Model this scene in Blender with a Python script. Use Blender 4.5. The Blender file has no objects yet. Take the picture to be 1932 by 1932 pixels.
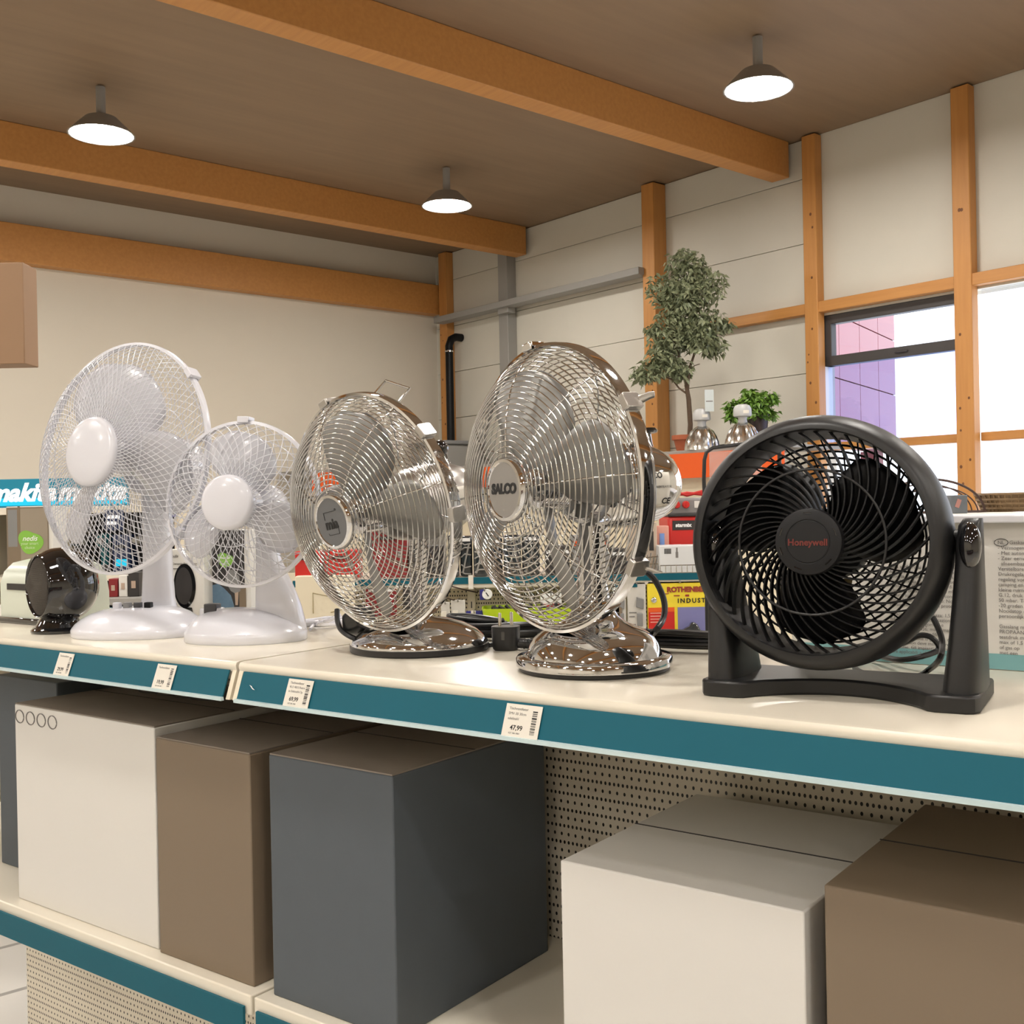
import bpy, math, random
from mathutils import Matrix, Vector
random.seed(7)
pi = math.pi
sc = bpy.context.scene
COL = sc.collection

# ------------------------------------------------------------------ camera
F = 2044.0            # focal length in pixels of a 1932 px frame
RHO = 0.02            # small roll of the hand-held camera
HOR = 960.0           # horizon row at the picture's centre
CZ = 1.50             # eye height; the shelf top is 0.20 m lower
SH = 1.30
th = math.atan((966 - HOR) / F)
cr = Vector((math.cos(RHO), 0, -math.sin(RHO)))
cu0 = Vector((math.sin(RHO), 0, math.cos(RHO)))
cf0 = Vector((0, 1, 0))
cf = cf0 * math.cos(th) - cu0 * math.sin(th)
cu = cu0 * math.cos(th) + cf0 * math.sin(th)
CAM = Vector((0, 0, CZ))
cam = bpy.data.cameras.new('camera')
cam.sensor_width = 36.0
cam.lens = F / 1932 * 36.0
cam.clip_start = 0.02
cam_o = bpy.data.objects.new('camera', cam)
COL.objects.link(cam_o)
cam_o.matrix_world = Matrix(((cr.x, cu.x, -cf.x, 0), (cr.y, cu.y, -cf.y, 0), (cr.z, cu.z, -cf.z, CZ), (0, 0, 0, 1)))
sc.camera = cam_o

# ------------------------------------------------------------------ world and exposure
W = bpy.data.worlds.new('sky')
sc.world = W
W.use_nodes = True
wn = W.node_tree.nodes
wn['Background'].inputs[0].default_value = (0.86, 0.93, 1.0, 1)
wn['Background'].inputs[1].default_value = 2.0
sc.view_settings.view_transform = 'Standard'
sc.view_settings.look = 'None'
sc.view_settings.exposure = 0.55
sc.view_settings.gamma = 1.0
sc.view_settings.use_curve_mapping = False
LAMP_STRENGTH = 100.0
LAMP_COLOUR = (1.0, 0.95, 0.88, 1)
sc.cycles.max_bounces = 7
sc.cycles.diffuse_bounces = 3
sc.cycles.glossy_bounces = 4
sc.cycles.transparent_max_bounces = 8
sc.cycles.caustics_reflective = False
sc.cycles.caustics_refractive = False
sc.cycles.adaptive_threshold = 0.05
sc.cycles.time_limit = 1300


# ------------------------------------------------------------------ geometry helpers
def ray(x, y):
    return cr * ((x - 966) / F) + cu * ((966 - y) / F) + cf


def at(x, y, Y):
    d = ray(x, y)
    return CAM + d * (Y / d.y)


def onz(x, y, z):
    d = ray(x, y)
    return CAM + d * ((z - CZ) / d.z)


T = Matrix.Translation
def RX(a): return Matrix.Rotation(a, 4, 'X')
def RY(a): return Matrix.Rotation(a, 4, 'Y')
def RZ(a): return Matrix.Rotation(a, 4, 'Z')
def rad(a): return math.radians(a)
I4 = Matrix.Identity(4)
FACE = RX(pi / 2)      # x right, y up, z towards -Y


def frame(p, yaw=0):
    return T(Vector(p)) @ RZ(yaw)


def head(p, psi, tau, roll=0.0):
    z = Vector((-math.sin(psi) * math.cos(tau), -math.cos(psi) * math.cos(tau), math.sin(tau)))
    x = Vector((0, 0, 1)).cross(z).normalized()
    y = z.cross(x)
    m = Matrix(((x.x, y.x, z.x, p[0]), (x.y, y.y, z.y, p[1]), (x.z, y.z, z.z, p[2]), (0, 0, 0, 1)))
    return m @ RZ(roll)


WM = {}


def place(o, parent, M):
    COL.objects.link(o)
    if parent is not None:
        o.parent = parent
        o.matrix_basis = WM[parent.name].inverted() @ M
    else:
        o.matrix_basis = M
    WM[o.name] = M.copy()
    return o


def tag(o, label=None, cat=None, group=None, kind=None):
    if label: o['label'] = label
    if cat: o['category'] = cat
    if group: o['group'] = group
    if kind: o['kind'] = kind
    return o


def thing(name, label, cat, M, group=None):
    o = bpy.data.objects.new(name, None)
    o.empty_display_size = 0.02
    place(o, None, M)
    return tag(o, label, cat, group)


class MB:
    def __init__(s): s.v = []; s.f = []

    def add(s, vs, fs, M=None):
        b = len(s.v)
        if M is not None:
            vs = [tuple(M @ Vector(p)) for p in vs]
        s.v += [tuple(p) for p in vs]
        s.f += [tuple(b + i for i in q) for q in fs]
        return s

    def box(s, c, d, M=None):
        x, y, z = c; a, b, h = d[0] / 2, d[1] / 2, d[2] / 2
        vs = [(x + i * a, y + j * b, z + k * h) for k in (-1, 1) for j in (-1, 1) for i in (-1, 1)]
        return s.add(vs, [(0, 2, 3, 1), (4, 5, 7, 6), (0, 1, 5, 4), (2, 6, 7, 3), (0, 4, 6, 2), (1, 3, 7, 5)], M)

    def lathe(s, prof, seg=48, M=None):
        vs = []; fs = []; n = len(prof); idx = []
        for r, z in prof:
            if r < 1e-6:
                idx.append([len(vs)]); vs.append((0, 0, z))
            else:
                idx.append(list(range(len(vs), len(vs) + seg)))
                vs += [(r * math.cos(2 * pi * k / seg), r * math.sin(2 * pi * k / seg), z) for k in range(seg)]
        for i in range(n - 1):
            A, B = idx[i], idx[i + 1]
            for k in range(seg):
                k2 = (k + 1) % seg
                a, a2 = A[k % len(A)], A[k2 % len(A)]
                b, b2 = B[k % len(B)], B[k2 % len(B)]
                q = []
                for j in (a, a2, b2, b):
                    if j not in q: q.append(j)
                if len(q) > 2: fs.append(tuple(q))
        return s.add(vs, fs, M)

    def tube(s, pts, r, n=6, closed=False, M=None, flat=1.0):
        P = [Vector(p) for p in pts]
        if M is not None: P = [M @ p for p in P]
        m = len(P); vs = []; fs = []
        rr = r if isinstance(r, (list, tuple)) else [r] * m
        N = None
        for i in range(m):
            a = P[i - 1] if (i > 0 or closed) else P[i]
            b = P[(i + 1) % m] if (i < m - 1 or closed) else P[i]
            t = (b - a)
            t = t.normalized() if t.length > 1e-9 else Vector((0, 0, 1))
            if N is None:
                N = t.orthogonal().normalized()
            else:
                N = (N - t * N.dot(t))
                N = N.normalized() if N.length > 1e-9 else t.orthogonal().normalized()
            Bv = t.cross(N)
            for k in range(n):
                c, q = math.cos(2 * pi * k / n), math.sin(2 * pi * k / n)
                vs.append(P[i] + (N * c + Bv * q * flat) * rr[i])
        for i in range(m if closed else m - 1):
            j = (i + 1) % m
            off = 0
            if closed and j == 0:   # best match of the two seams
                off = min(range(n), key=lambda o: (vs[i * n] - vs[o]).length)
            for k in range(n):
                fs.append((i * n + k, i * n + (k + 1) % n, j * n + (k + 1 + off) % n, j * n + (k + off) % n))
        if not closed:
            fs.append(tuple(range(n - 1, -1, -1))); fs.append(tuple((m - 1) * n + k for k in range(n)))
        return s.add(vs, fs)

    def loft(s, rings, M=None, cap=True):
        n = len(rings[0]); vs = [p for rg in rings for p in rg]; fs = []
        for i in range(len(rings) - 1):
            for k in range(n):
                fs.append((i * n + k, i * n + (k + 1) % n, (i + 1) * n + (k + 1) % n, (i + 1) * n + k))
        if cap:
            fs.append(tuple(range(n - 1, -1, -1))); fs.append(tuple((len(rings) - 1) * n + k for k in range(n)))
        return s.add(vs, fs, M)

    def prism(s, poly, z0, z1, M=None):
        return s.loft([[(x, y, z0) for x, y in poly], [(x, y, z1) for x, y in poly]], M)

    def ball(s, c, r, seg=20, M=None, sq=(1, 1, 1)):
        prof = [(r * math.sin(pi * i / 12), -r * math.cos(pi * i / 12)) for i in range(13)]
        prof[0] = (0, -r); prof[-1] = (0, r)
        m = T(Vector(c)) @ Matrix.Diagonal((sq[0], sq[1], sq[2], 1))
        return s.lathe(prof, seg, (M @ m) if M is not None else m)

    def mesh(s, name, mat, smooth=True, ang=35):
        me = bpy.data.meshes.new(name)
        me.from_pydata(s.v, [], s.f)
        me.validate(); me.update()
        if smooth:
            me.polygons.foreach_set('use_smooth', [True] * len(me.polygons))
            me.set_sharp_from_angle(angle=rad(ang))
        me.materials.append(mat)
        return me

    def build(s, name, mat, parent=None, M=I4, label=None, bevel=0, smooth=True, ang=35, solid=0, kind=None, sub=0):
        o = bpy.data.objects.new(name, s.mesh(name, mat, smooth, ang))
        place(o, parent, M)
        if sub:
            m = o.modifiers.new('subdivide', 'SUBSURF'); m.levels = sub; m.render_levels = sub
        if solid:
            m = o.modifiers.new('thickness', 'SOLIDIFY'); m.thickness = solid; m.offset = 0
        if bevel:
            m = o.modifiers.new('edge', 'BEVEL'); m.width = bevel; m.segments = 2; m.limit_method = 'ANGLE'; m.angle_limit = rad(40)
        if label: o['label'] = label
        if kind: o['kind'] = kind
        return o


def box(name, mat, c, d, parent=None, M=I4, bevel=0.0, label=None):
    return MB().box(c, d).build(name, mat, parent, M, label, bevel)


def shared(name, me, parent, M):
    return place(bpy.data.objects.new(name, me), parent, M)


def text(body, size, mat, parent, M, bold=0.0, shear=0.0, ext=0.0002, ax='CENTER', name='lettering', sx=1.0, sp=1.0, line=1.0):
    c = bpy.data.curves.new(name, 'FONT')
    c.body = body; c.size = size; c.extrude = ext; c.offset = bold; c.shear = shear
    c.align_x = ax; c.align_y = 'CENTER'; c.resolution_u = 3; c.space_character = sp; c.space_line = line
    c.materials.append(mat)
    tmp = bpy.data.objects.new(name, c)
    me = bpy.data.meshes.new_from_object(tmp)
    bpy.data.objects.remove(tmp); bpy.data.curves.remove(c)
    me.name = name
    if not me.materials: me.materials.append(mat)
    return place(bpy.data.objects.new(name, me), parent, M @ Matrix.Diagonal((sx, 1, 1, 1)))


def bars(widths, pitch, thick, mt, parent, M):
    """rows of illegible small print"""
    b = MB()
    for i, w in enumerate(widths):
        b.box((w / 2, -i * pitch, 0), (w, thick, 0.0003))
    return b.build('small_print', mt, parent, M, kind='stuff')


# ------------------------------------------------------------------ materials
MATS = {}


def mat(name, col, rough=0.5, metal=0.0, noise=0.0, nscale=20.0, bump=0.0, coat=0.0, emit=None, estr=0.0, trans=0.0, alpha=1.0, spec=0.5, stretch=None, col2=None):
    if name in MATS: return MATS[name]
    m = bpy.data.materials.new(name); m.use_nodes = True
    nt = m.node_tree; b = nt.nodes['Principled BSDF']
    b.inputs['Base Color'].default_value = (*col, 1)
    b.inputs['Roughness'].default_value = rough
    b.inputs['Metallic'].default_value = metal
    b.inputs['Coat Weight'].default_value = coat
    b.inputs['Coat Roughness'].default_value = 0.05
    b.inputs['Transmission Weight'].default_value = trans
    b.inputs['Alpha'].default_value = alpha
    b.inputs['Specular IOR Level'].default_value = spec
    if emit:
        b.inputs['Emission Color'].default_value = (*emit, 1)
        b.inputs['Emission Strength'].default_value = estr
    if noise or bump:
        tc = nt.nodes.new('ShaderNodeTexCoord')
        mp = nt.nodes.new('ShaderNodeMapping')
        nt.links.new(tc.outputs['Object'], mp.inputs[0])
        if stretch: mp.inputs['Scale'].default_value = stretch
        nz = nt.nodes.new('ShaderNodeTexNoise')
        nz.inputs['Scale'].default_value = nscale; nz.inputs['Detail'].default_value = 5
        nt.links.new(mp.outputs[0], nz.inputs['Vector'])
        if noise:
            mx = nt.nodes.new('ShaderNodeMix'); mx.data_type = 'RGBA'
            c2 = col2 if col2 else tuple(max(0, c * (1 - noise)) for c in col)
            mx.inputs['A'].default_value = (*col, 1); mx.inputs['B'].default_value = (*c2, 1)
            nt.links.new(nz.outputs['Fac'], mx.inputs['Factor'])
            nt.links.new(mx.outputs['Result'], b.inputs['Base Color'])
        if bump:
            bp = nt.nodes.new('ShaderNodeBump'); bp.inputs['Strength'].default_value = bump; bp.inputs['Distance'].default_value = 0.002
            nt.links.new(nz.outputs['Fac'], bp.inputs['Height'])
            nt.links.new(bp.outputs['Normal'], b.inputs['Normal'])
    MATS[name] = m
    return m


def pegmat(name, col, pitch, hole):
    """cream steel sheet with a punched hole pattern (rows of wide and narrow pitch in turn)"""
    if name in MATS: return MATS[name]
    m = mat(name, col, 0.45)
    nt = m.node_tree; b = nt.nodes['Principled BSDF']
    N = nt.nodes.new; L = nt.links.new
    tc = N('ShaderNodeTexCoord'); sp = N('ShaderNodeSeparateXYZ'); L(tc.outputs['Object'], sp.inputs[0])

    def mth(op, a, c):
        n = N('ShaderNodeMath'); n.operation = op
        for i, v in enumerate((a, c)):
            if isinstance(v, (int, float)): n.inputs[i].default_value = v
            elif v is not None: L(v, n.inputs[i])
        return n.outputs[0]

    def dots(px, pz, oz):
        fx = mth('SUBTRACT', mth('FRACT', mth('DIVIDE', sp.outputs['X'], px), None), 0.5)
        fz = mth('SUBTRACT', mth('FRACT', mth('DIVIDE', mth('ADD', sp.outputs['Z'], oz), pz), None), 0.5)
        dx = mth('MULTIPLY', fx, px); dz = mth('MULTIPLY', fz, pz * 0.7)
        d2 = mth('ADD', mth('MULTIPLY', dx, dx), mth('MULTIPLY', dz, dz))
        return mth('LESS_THAN', d2, hole * hole)
    k = mth('MAXIMUM', dots(pitch, pitch * 2, 0), dots(pitch * 0.6, pitch * 2, pitch))
    mx = N('ShaderNodeMix'); mx.data_type = 'RGBA'
    mx.inputs['A'].default_value = (*col, 1); mx.inputs['B'].default_value = (0.02, 0.018, 0.015, 1)
    L(k, mx.inputs['Factor']); L(mx.outputs['Result'], b.inputs['Base Color'])
    return m


def tiles(name, col, sx, sy, gap=0.012, dark=0.5, rough=0.3):
    if name in MATS: return MATS[name]
    m = mat(name, col, rough)
    nt = m.node_tree; b = nt.nodes['Principled BSDF']
    tc = nt.nodes.new('ShaderNodeTexCoord'); br = nt.nodes.new('ShaderNodeTexBrick')
    br.offset = 0
    br.inputs['Color1'].default_value = (*col, 1); br.inputs['Color2'].default_value = (*[c * 0.95 for c in col], 1)
    br.inputs['Mortar'].default_value = (*[c * dark for c in col], 1)
    br.inputs['Scale'].default_value = 1; br.inputs['Brick Width'].default_value = sx; br.inputs['Row Height'].default_value = sy
    br.inputs['Mortar Size'].default_value = gap
    nt.links.new(tc.outputs['Object'], br.inputs['Vector']); nt.links.new(br.outputs['Color'], b.inputs['Base Color'])
    return m


M_white = mat('white_plastic', (0.68, 0.68, 0.73), 0.22, coat=0.3)
M_whitewire = mat('white_coated_wire', (0.62, 0.62, 0.66), 0.3)
M_blade_w = mat('white_blade', (0.56, 0.56, 0.60), 0.2, coat=0.3)
M_chrome = mat('chrome', (0.72, 0.72, 0.73), 0.05, 1.0)
M_wire = mat('chrome_wire', (0.58, 0.575, 0.56), 0.10, 1.0)
M_satin = mat('satin_steel', (0.60, 0.58, 0.55), 0.3, 1.0, noise=0.15, nscale=120, stretch=(1, 14, 1))
M_alu = mat('aluminium_blade', (0.30, 0.295, 0.28), 0.38, 0.45)
M_badge = mat('grey_badge', (0.17, 0.175, 0.185), 0.4, 0.5)
M_black = mat('black_plastic', (0.010, 0.010, 0.0105), 0.42, noise=0.2, nscale=900, bump=0.05)
M_black2 = mat('black_matt_plastic', (0.004, 0.004, 0.0045), 0.45, spec=0.25)
M_gloss = mat('gloss_black', (0.006, 0.006, 0.007), 0.05, coat=1.0)
M_rubber = mat('black_rubber', (0.015, 0.015, 0.016), 0.35)
M_grey = mat('grey_plastic', (0.22, 0.22, 0.22), 0.4)
M_dgrey = mat('dark_grey_plastic', (0.05, 0.05, 0.055), 0.4)
M_shelf = mat('cream_enamel', (0.80, 0.74, 0.62), 0.22, noise=0.06, nscale=6)
M_shelf_e = mat('cream_edge', (0.78, 0.70, 0.55), 0.3)
M_teal = mat('teal_strip', (0.004, 0.105, 0.150), 0.55, noise=0.12, nscale=5, spec=0.25)
M_clear = mat('clear_rail', (0.55, 0.68, 0.70), 0.15, spec=0.6)
M_paper = mat('label_paper', (0.74, 0.70, 0.62), 0.6)
M_ink = mat('ink', (0.008, 0.008, 0.008), 0.6)
M_inkg = mat('grey_ink', (0.20, 0.19, 0.18), 0.6)
M_whitep = mat('white_print', (0.85, 0.85, 0.85), 0.5)
M_red_ink = mat('red_print', (0.30, 0.035, 0.02), 0.5)
M_logo = mat('dark_red_logo', (0.13, 0.016, 0.010), 0.5)
M_brass = mat('pin_metal', (0.75, 0.70, 0.62), 0.25, 1.0)
M_wall = mat('painted_wall', (0.71, 0.655, 0.555), 0.8, noise=0.04, nscale=3)
M_wallB = mat('wall_panel', (0.66, 0.63, 0.55), 0.6, noise=0.05, nscale=4)
M_seam = mat('panel_seam', (0.50, 0.47, 0.40), 0.8)
M_wood = mat('spruce_beam', (0.62, 0.30, 0.085), 0.5, noise=0.45, nscale=3, stretch=(12, 12, 0.8), col2=(0.45, 0.19, 0.05))
M_woodH = mat('spruce_rail', (0.62, 0.30, 0.085), 0.5, noise=0.45, nscale=3, stretch=(0.8, 12, 12), col2=(0.45, 0.19, 0.05))
M_knot = mat('wood_knot', (0.16, 0.06, 0.02), 0.6)
M_ceil = mat('ceiling_boards', (0.30, 0.20, 0.12), 0.6, noise=0.3, nscale=2, stretch=(6, 0.6, 1))
M_steel = mat('grey_steel', (0.30, 0.29, 0.27), 0.5)
M_winframe = mat('anthracite_frame', (0.055, 0.05, 0.05), 0.5)
M_floor = tiles('floor_tiles', (0.66, 0.64, 0.60), 0.4, 0.4)
M_orange = mat('orange_board', (0.74, 0.10, 0.008), 0.5)
M_creamp = mat('cream_panel', (0.76, 0.68, 0.52), 0.5)
M_red = mat('red_plastic', (0.55, 0.02, 0.015), 0.35)
M_dred = mat('dark_red_print', (0.22, 0.012, 0.015), 0.4)
M_yellow = mat('yellow_card', (0.83, 0.66, 0.04), 0.4)
M_lime = mat('lime_plastic', (0.44, 0.60, 0.01), 0.35)
M_blue = mat('blue_print', (0.03, 0.03, 0.22), 0.4)
M_lilac = mat('lilac_print', (0.20, 0.20, 0.42), 0.4)
M_cyan = mat('cyan_print_glow', (0.0, 0.46, 0.72), 0.4, emit=(0.0, 0.46, 0.72), estr=0.35)  # print colour with a weak glow added, no lamp behind it
M_mteal = mat('sign_teal_glow', (0.0, 0.16, 0.24), 0.4, emit=(0.0, 0.16, 0.24), estr=0.35)  # board colour brightened by its own emission, not a lit sign
M_signw = mat('sign_white_glow', (0.9, 0.9, 0.9), 0.4, emit=(1, 1, 1), estr=0.4)  # white lettering also glows a little to look brighter
M_green = mat('green_print', (0.22, 0.48, 0.06), 0.5)
M_carton = mat('dark_carton', (0.24, 0.20, 0.165), 0.6, noise=0.15, nscale=30)
M_carton2 = mat('blue_grey_carton', (0.085, 0.10, 0.115), 0.6, noise=0.1, nscale=30)
M_cartonw = mat('white_carton', (0.72, 0.70, 0.66), 0.5, noise=0.03, nscale=8)
M_kraft = mat('brown_print', (0.20, 0.15, 0.10), 0.55)
M_palegreen = mat('pale_green_enamel', (0.62, 0.66, 0.57), 0.3)
M_greygreen = mat('grey_green_plastic', (0.20, 0.23, 0.21), 0.4)
M_denim = mat('denim_print', (0.06, 0.12, 0.19), 0.7, noise=0.5, nscale=45, col2=(0.16, 0.25, 0.34))
M_dark = mat('dark_print', (0.025, 0.022, 0.022), 0.5)
M_skin = mat('beige_print', (0.45, 0.33, 0.25), 0.6)
M_terra = mat('terracotta', (0.42, 0.11, 0.045), 0.7)
M_bark = mat('bark', (0.14, 0.09, 0.055), 0.8, noise=0.5, nscale=40)
M_leaf = mat('ficus_leaf', (0.06, 0.10, 0.04), 0.4, noise=0.8, nscale=22, col2=(0.42, 0.44, 0.27))
M_leaf2 = mat('ivy_leaf', (0.04, 0.14, 0.02), 0.4, noise=0.8, nscale=16, col2=(0.22, 0.36, 0.05))
M_facade = mat('red_facade_panel', (0.27, 0.035, 0.05), 0.3, coat=0.1)
M_facade_gap = mat('facade_gap', (0.10, 0.01, 0.015), 0.6)
M_wicker = mat('wicker', (0.30, 0.19, 0.09), 0.6, noise=0.6, nscale=120)
M_wirebrown = mat('brown_wire', (0.05, 0.022, 0.015), 0.5)
M_toolteal = mat('teal_tool_plastic', (0.01, 0.11, 0.13), 0.4)
M_navy = mat('navy_plastic', (0.012, 0.025, 0.08), 0.35)
M_smoke = mat('smoked_blister', (0.03, 0.035, 0.04), 0.08, coat=1.0)
M_blister = mat('clear_blister', (0.62, 0.60, 0.56), 0.08, coat=0.8)
M_pink = mat('pink_print', (0.72, 0.35, 0.28), 0.3)
M_tan = mat('tan_sticker', (0.34, 0.27, 0.13), 0.5)


def emission(name, col, s):
    m = bpy.data.materials.new(name); m.use_nodes = True
    b = m.node_tree.nodes['Principled BSDF']
    b.inputs['Base Color'].default_value = col
    b.inputs['Emission Color'].default_value = col
    b.inputs['Emission Strength'].default_value = s
    return m


def glass(name, tint, gloss=0.06):
    m = bpy.data.materials.new(name); m.use_nodes = True
    nt = m.node_tree; nt.nodes.clear()
    o = nt.nodes.new('ShaderNodeOutputMaterial'); mx = nt.nodes.new('ShaderNodeMixShader')
    t = nt.nodes.new('ShaderNodeBsdfTransparent'); g = nt.nodes.new('ShaderNodeBsdfGlossy')
    t.inputs[0].default_value = (*tint, 1); g.inputs['Roughness'].default_value = 0.02
    mx.inputs[0].default_value = gloss
    nt.links.new(t.outputs[0], mx.inputs[1]); nt.links.new(g.outputs[0], mx.inputs[2]); nt.links.new(mx.outputs[0], o.inputs[0])
    return m


M_lamp = emission('lamp_glow', LAMP_COLOUR, LAMP_STRENGTH)
M_glass = glass('window_glass', (0.96, 0.97, 1.0))
M_glass_b = glass('blue_window_glass', (0.74, 0.80, 1.0))
# ================================================================== THE SETTING
BYAW = rad(-49.7)
C0 = Vector((-0.79, 12.0, 0))
BF = frame(C0, BYAW)            # x along the panel wall to the right, y out through it
BI = BF.inverted()


def wb(px, py, off=0.0):
    """point of the panel wall (or of a plane off metres in front of it) seen at a pixel, in wall coordinates"""
    o = BI @ CAM; d = BI.to_3x3() @ ray(px, py)
    t = (-off - o.y) / d.y
    return o + d * t


def struct(o): return tag(o, kind='structure')


RH = 4.3
struct(box('floor', M_floor, (9, -7, -0.05), (18.6, 14.6, 0.1), None, BF))
ceil = struct(box('ceiling', M_ceil, (9, -7, RH + 0.05), (18.6, 14.6, 0.1), None, BF))
for k in range(6):
    box('beam', M_woodH, (1.5 + 3.1 * k, -7, RH - 0.14), (0.16, 13.9, 0.28), ceil, BF, 0.006)
struct(box('wall_left', M_wall, (-0.1, -7, RH / 2), (0.2, 14, RH), None, BF))
struct(box('wall_right', M_wall, (18.1, -7, RH / 2), (0.2, 14, RH), None, BF))
struct(box('wall_front', M_wall, (9, -14.1, RH / 2), (18.4, 0.2, RH), None, BF))
tr = struct(box('trim_1', M_woodH, (0.07, -7, 3.80), (0.14, 13.9, 0.32), None, BF, 0.005))

# --- panel wall with its posts, rail and windows
xw0 = wb(1548, 760).x           # left reveal of the window
xp3 = wb(1803, 760).x           # the mullion post
XW1 = xp3 + 4.2
zw_top, zw_bot = wb(1600, 585, 0.05).z, 1.35
wall = struct(MB().box((xw0 / 2 - 0.2, 0.14, RH / 2), (xw0 + 0.4, 0.12, RH)).box(((xw0 + XW1) / 2, 0.14, zw_bot / 2), (XW1 - xw0, 0.12, zw_bot))
              .box(((xw0 + XW1) / 2, 0.14, (RH + zw_top) / 2), (XW1 - xw0, 0.12, RH - zw_top)).box(((XW1 + 18.2) / 2, 0.14, RH / 2), (18.2 - XW1, 0.12, RH))
              .build('wall_back', M_seam, None, BF, smooth=False))
ph = 0.5
for k in range(9):
    z0 = k * ph; z1 = min(RH, z0 + ph) - 0.004
    if z1 - z0 > 0.05:
        box('panel', M_wallB, (xw0 / 2, 0.04, (z0 + z1) / 2), (xw0, 0.08, z1 - z0), wall, BF, 0.003)
        if z1 < zw_bot + 0.2: box('panel', M_wallB, ((xw0 + XW1) / 2, 0.04, (z0 + min(z1, zw_bot)) / 2), (XW1 - xw0 - 0.01, 0.08, min(z1, zw_bot) - z0), wall, BF, 0.003)
        box('panel', M_wallB, ((XW1 + 18) / 2, 0.04, (z0 + z1) / 2), (18 - XW1 - 0.01, 0.08, z1 - z0), wall, BF, 0.003)
box('panel', M_wallB, ((xw0 + XW1) / 2, 0.04, (zw_top + RH) / 2), (XW1 - xw0 - 0.01, 0.08, RH - zw_top), wall, BF, 0.003)


def post(n, px0, px1, deep, m=M_wood, z0=0.0, z1=RH - 0.01):
    a, b = wb(px0, 760, deep).x, wb(px1, 760, deep).x
    o = struct(box('trim_%d' % n, m, ((a + b) / 2, -deep / 2, (z0 + z1) / 2), (b - a, deep, z1 - z0), None, BF, 0.006))
    if m is M_wood:
        kb = MB()
        for i in range(9):
            x, z = random.uniform(a + 0.02, b - 0.02), random.uniform(1.6, 3.7)
            kb.ball((x, -deep - 0.0005, z), random.uniform(0.006, 0.011), 8, None, (1, 0.15, 1.2))
        kb.build('knot', M_knot, o, BF)
    return a, b


post(2, 832, 846, 0.10)
post(3, 1217, 1240, 0.16)
post(4, 1521, 1546, 0.09)
pa, pb = post(5, 1803, 1837, 0.09)
post(6, 944, 961, 0.12, M_steel)
zr0, zr1 = wb(1450, 607, 0.05).z, wb(1450, 590, 0.05).z
xr0 = wb(1246, 640).x
struct(box('trim_7', M_woodH, ((xr0 + XW1) / 2, -0.04, (zr0 + zr1) / 2 + 0.005), (XW1 - xr0, 0.08, zr1 - zr0 + 0.01), None, BF, 0.004))
# the grey cable tray that runs out of the corner
za, zb2 = wb(862, 603, 0.2).z, wb(862, 588, 0.2).z
xt0, xt1 = wb(822, 600, 0.2).x, wb(1210, 560, 0.2).x
tag(MB().box(((xt0 + xt1) / 2, -0.16, (za + zb2) / 2), (xt1 - xt0, 0.14, (zb2 - za) * 0.75)).box((xt0 + 1.1, -0.13, za - 0.01), (0.16, 0.1, 0.06))
    .build('cable_tray', M_steel, None, BF, bevel=0.004), 'grey steel cable tray fixed high up along the corner of the panel wall', 'cable tray')
# windows: anthracite casement above, fixed panes below, wooden rails between
zmid0, zmid1 = wb(1700, 672, 0.02).z, wb(1700, 652, 0.02).z
zl0, zl1 = wb(1750, 838, 0.02).z, wb(1750, 822, 0.02).z
nwin = 0
edges = [(xw0 + 0.02, pa), (pb, pb + 1.35), (pb + 1.5, pb + 2.85)]
for i, (a, b) in enumerate(edges):
    w = struct(MB().box(((a + b) / 2, 0.05, (zl0 + zl1) / 2), (b - a, 0.10, zl1 - zl0)).build('window_%d' % (i + 1), M_woodH, None, BF, bevel=0.004))
    fr = MB()
    if i == 0:
        t = 0.055
        for (x0, x1, z0, z1) in ((a, b, zmid0, zmid1), (a, b, zw_top - 0.07, zw_top), (a, a + 0.075, zmid0, zw_top)):
            fr.box(((x0 + x1) / 2, 0.05, (z0 + z1) / 2), (x1 - x0, 0.07, z1 - z0))
        fr.box(((a + b) / 2 + 0.1, 0.008, (zmid0 + zmid1) / 2), (0.10, 0.02, 0.012))
        fr.build('casement_frame', M_winframe, w, BF, bevel=0.004)
        box('reveal', M_cartonw, (a - 0.0, 0.05, (zl1 + zmid0) / 2), (0.05, 0.1, zmid0 - zl1), w, BF)
        box('pane', M_glass, ((a + b) / 2, 0.05, (zmid1 + zw_top - 0.07) / 2), (b - a, 0.012, zw_top - 0.07 - zmid1), w, BF)
        box('pane', M_glass_b, ((a + b) / 2, 0.05, (zl1 + zmid0) / 2), (b - a, 0.012, zmid0 - zl1), w, BF)
    else:
        box('pane', M_glass, ((a + b) / 2, 0.05, (zl1 + zw_top) / 2), (b - a, 0.012, zw_top - zl1), w, BF)
    box('pane', M_glass, ((a + b) / 2, 0.05, (zw_bot + zl0) / 2), (b - a, 0.012, zl0 - zw_bot), w, BF)
struct(box('trim_8', M_wood, (pb + 1.425, -0.03, RH / 2), (0.15, 0.09, RH - 0.02), None, BF, 0.006))
struct(box('trim_9', M_wood, (XW1 - 0.06, -0.03, RH / 2), (0.15, 0.09, RH - 0.02), None, BF, 0.006))

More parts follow.
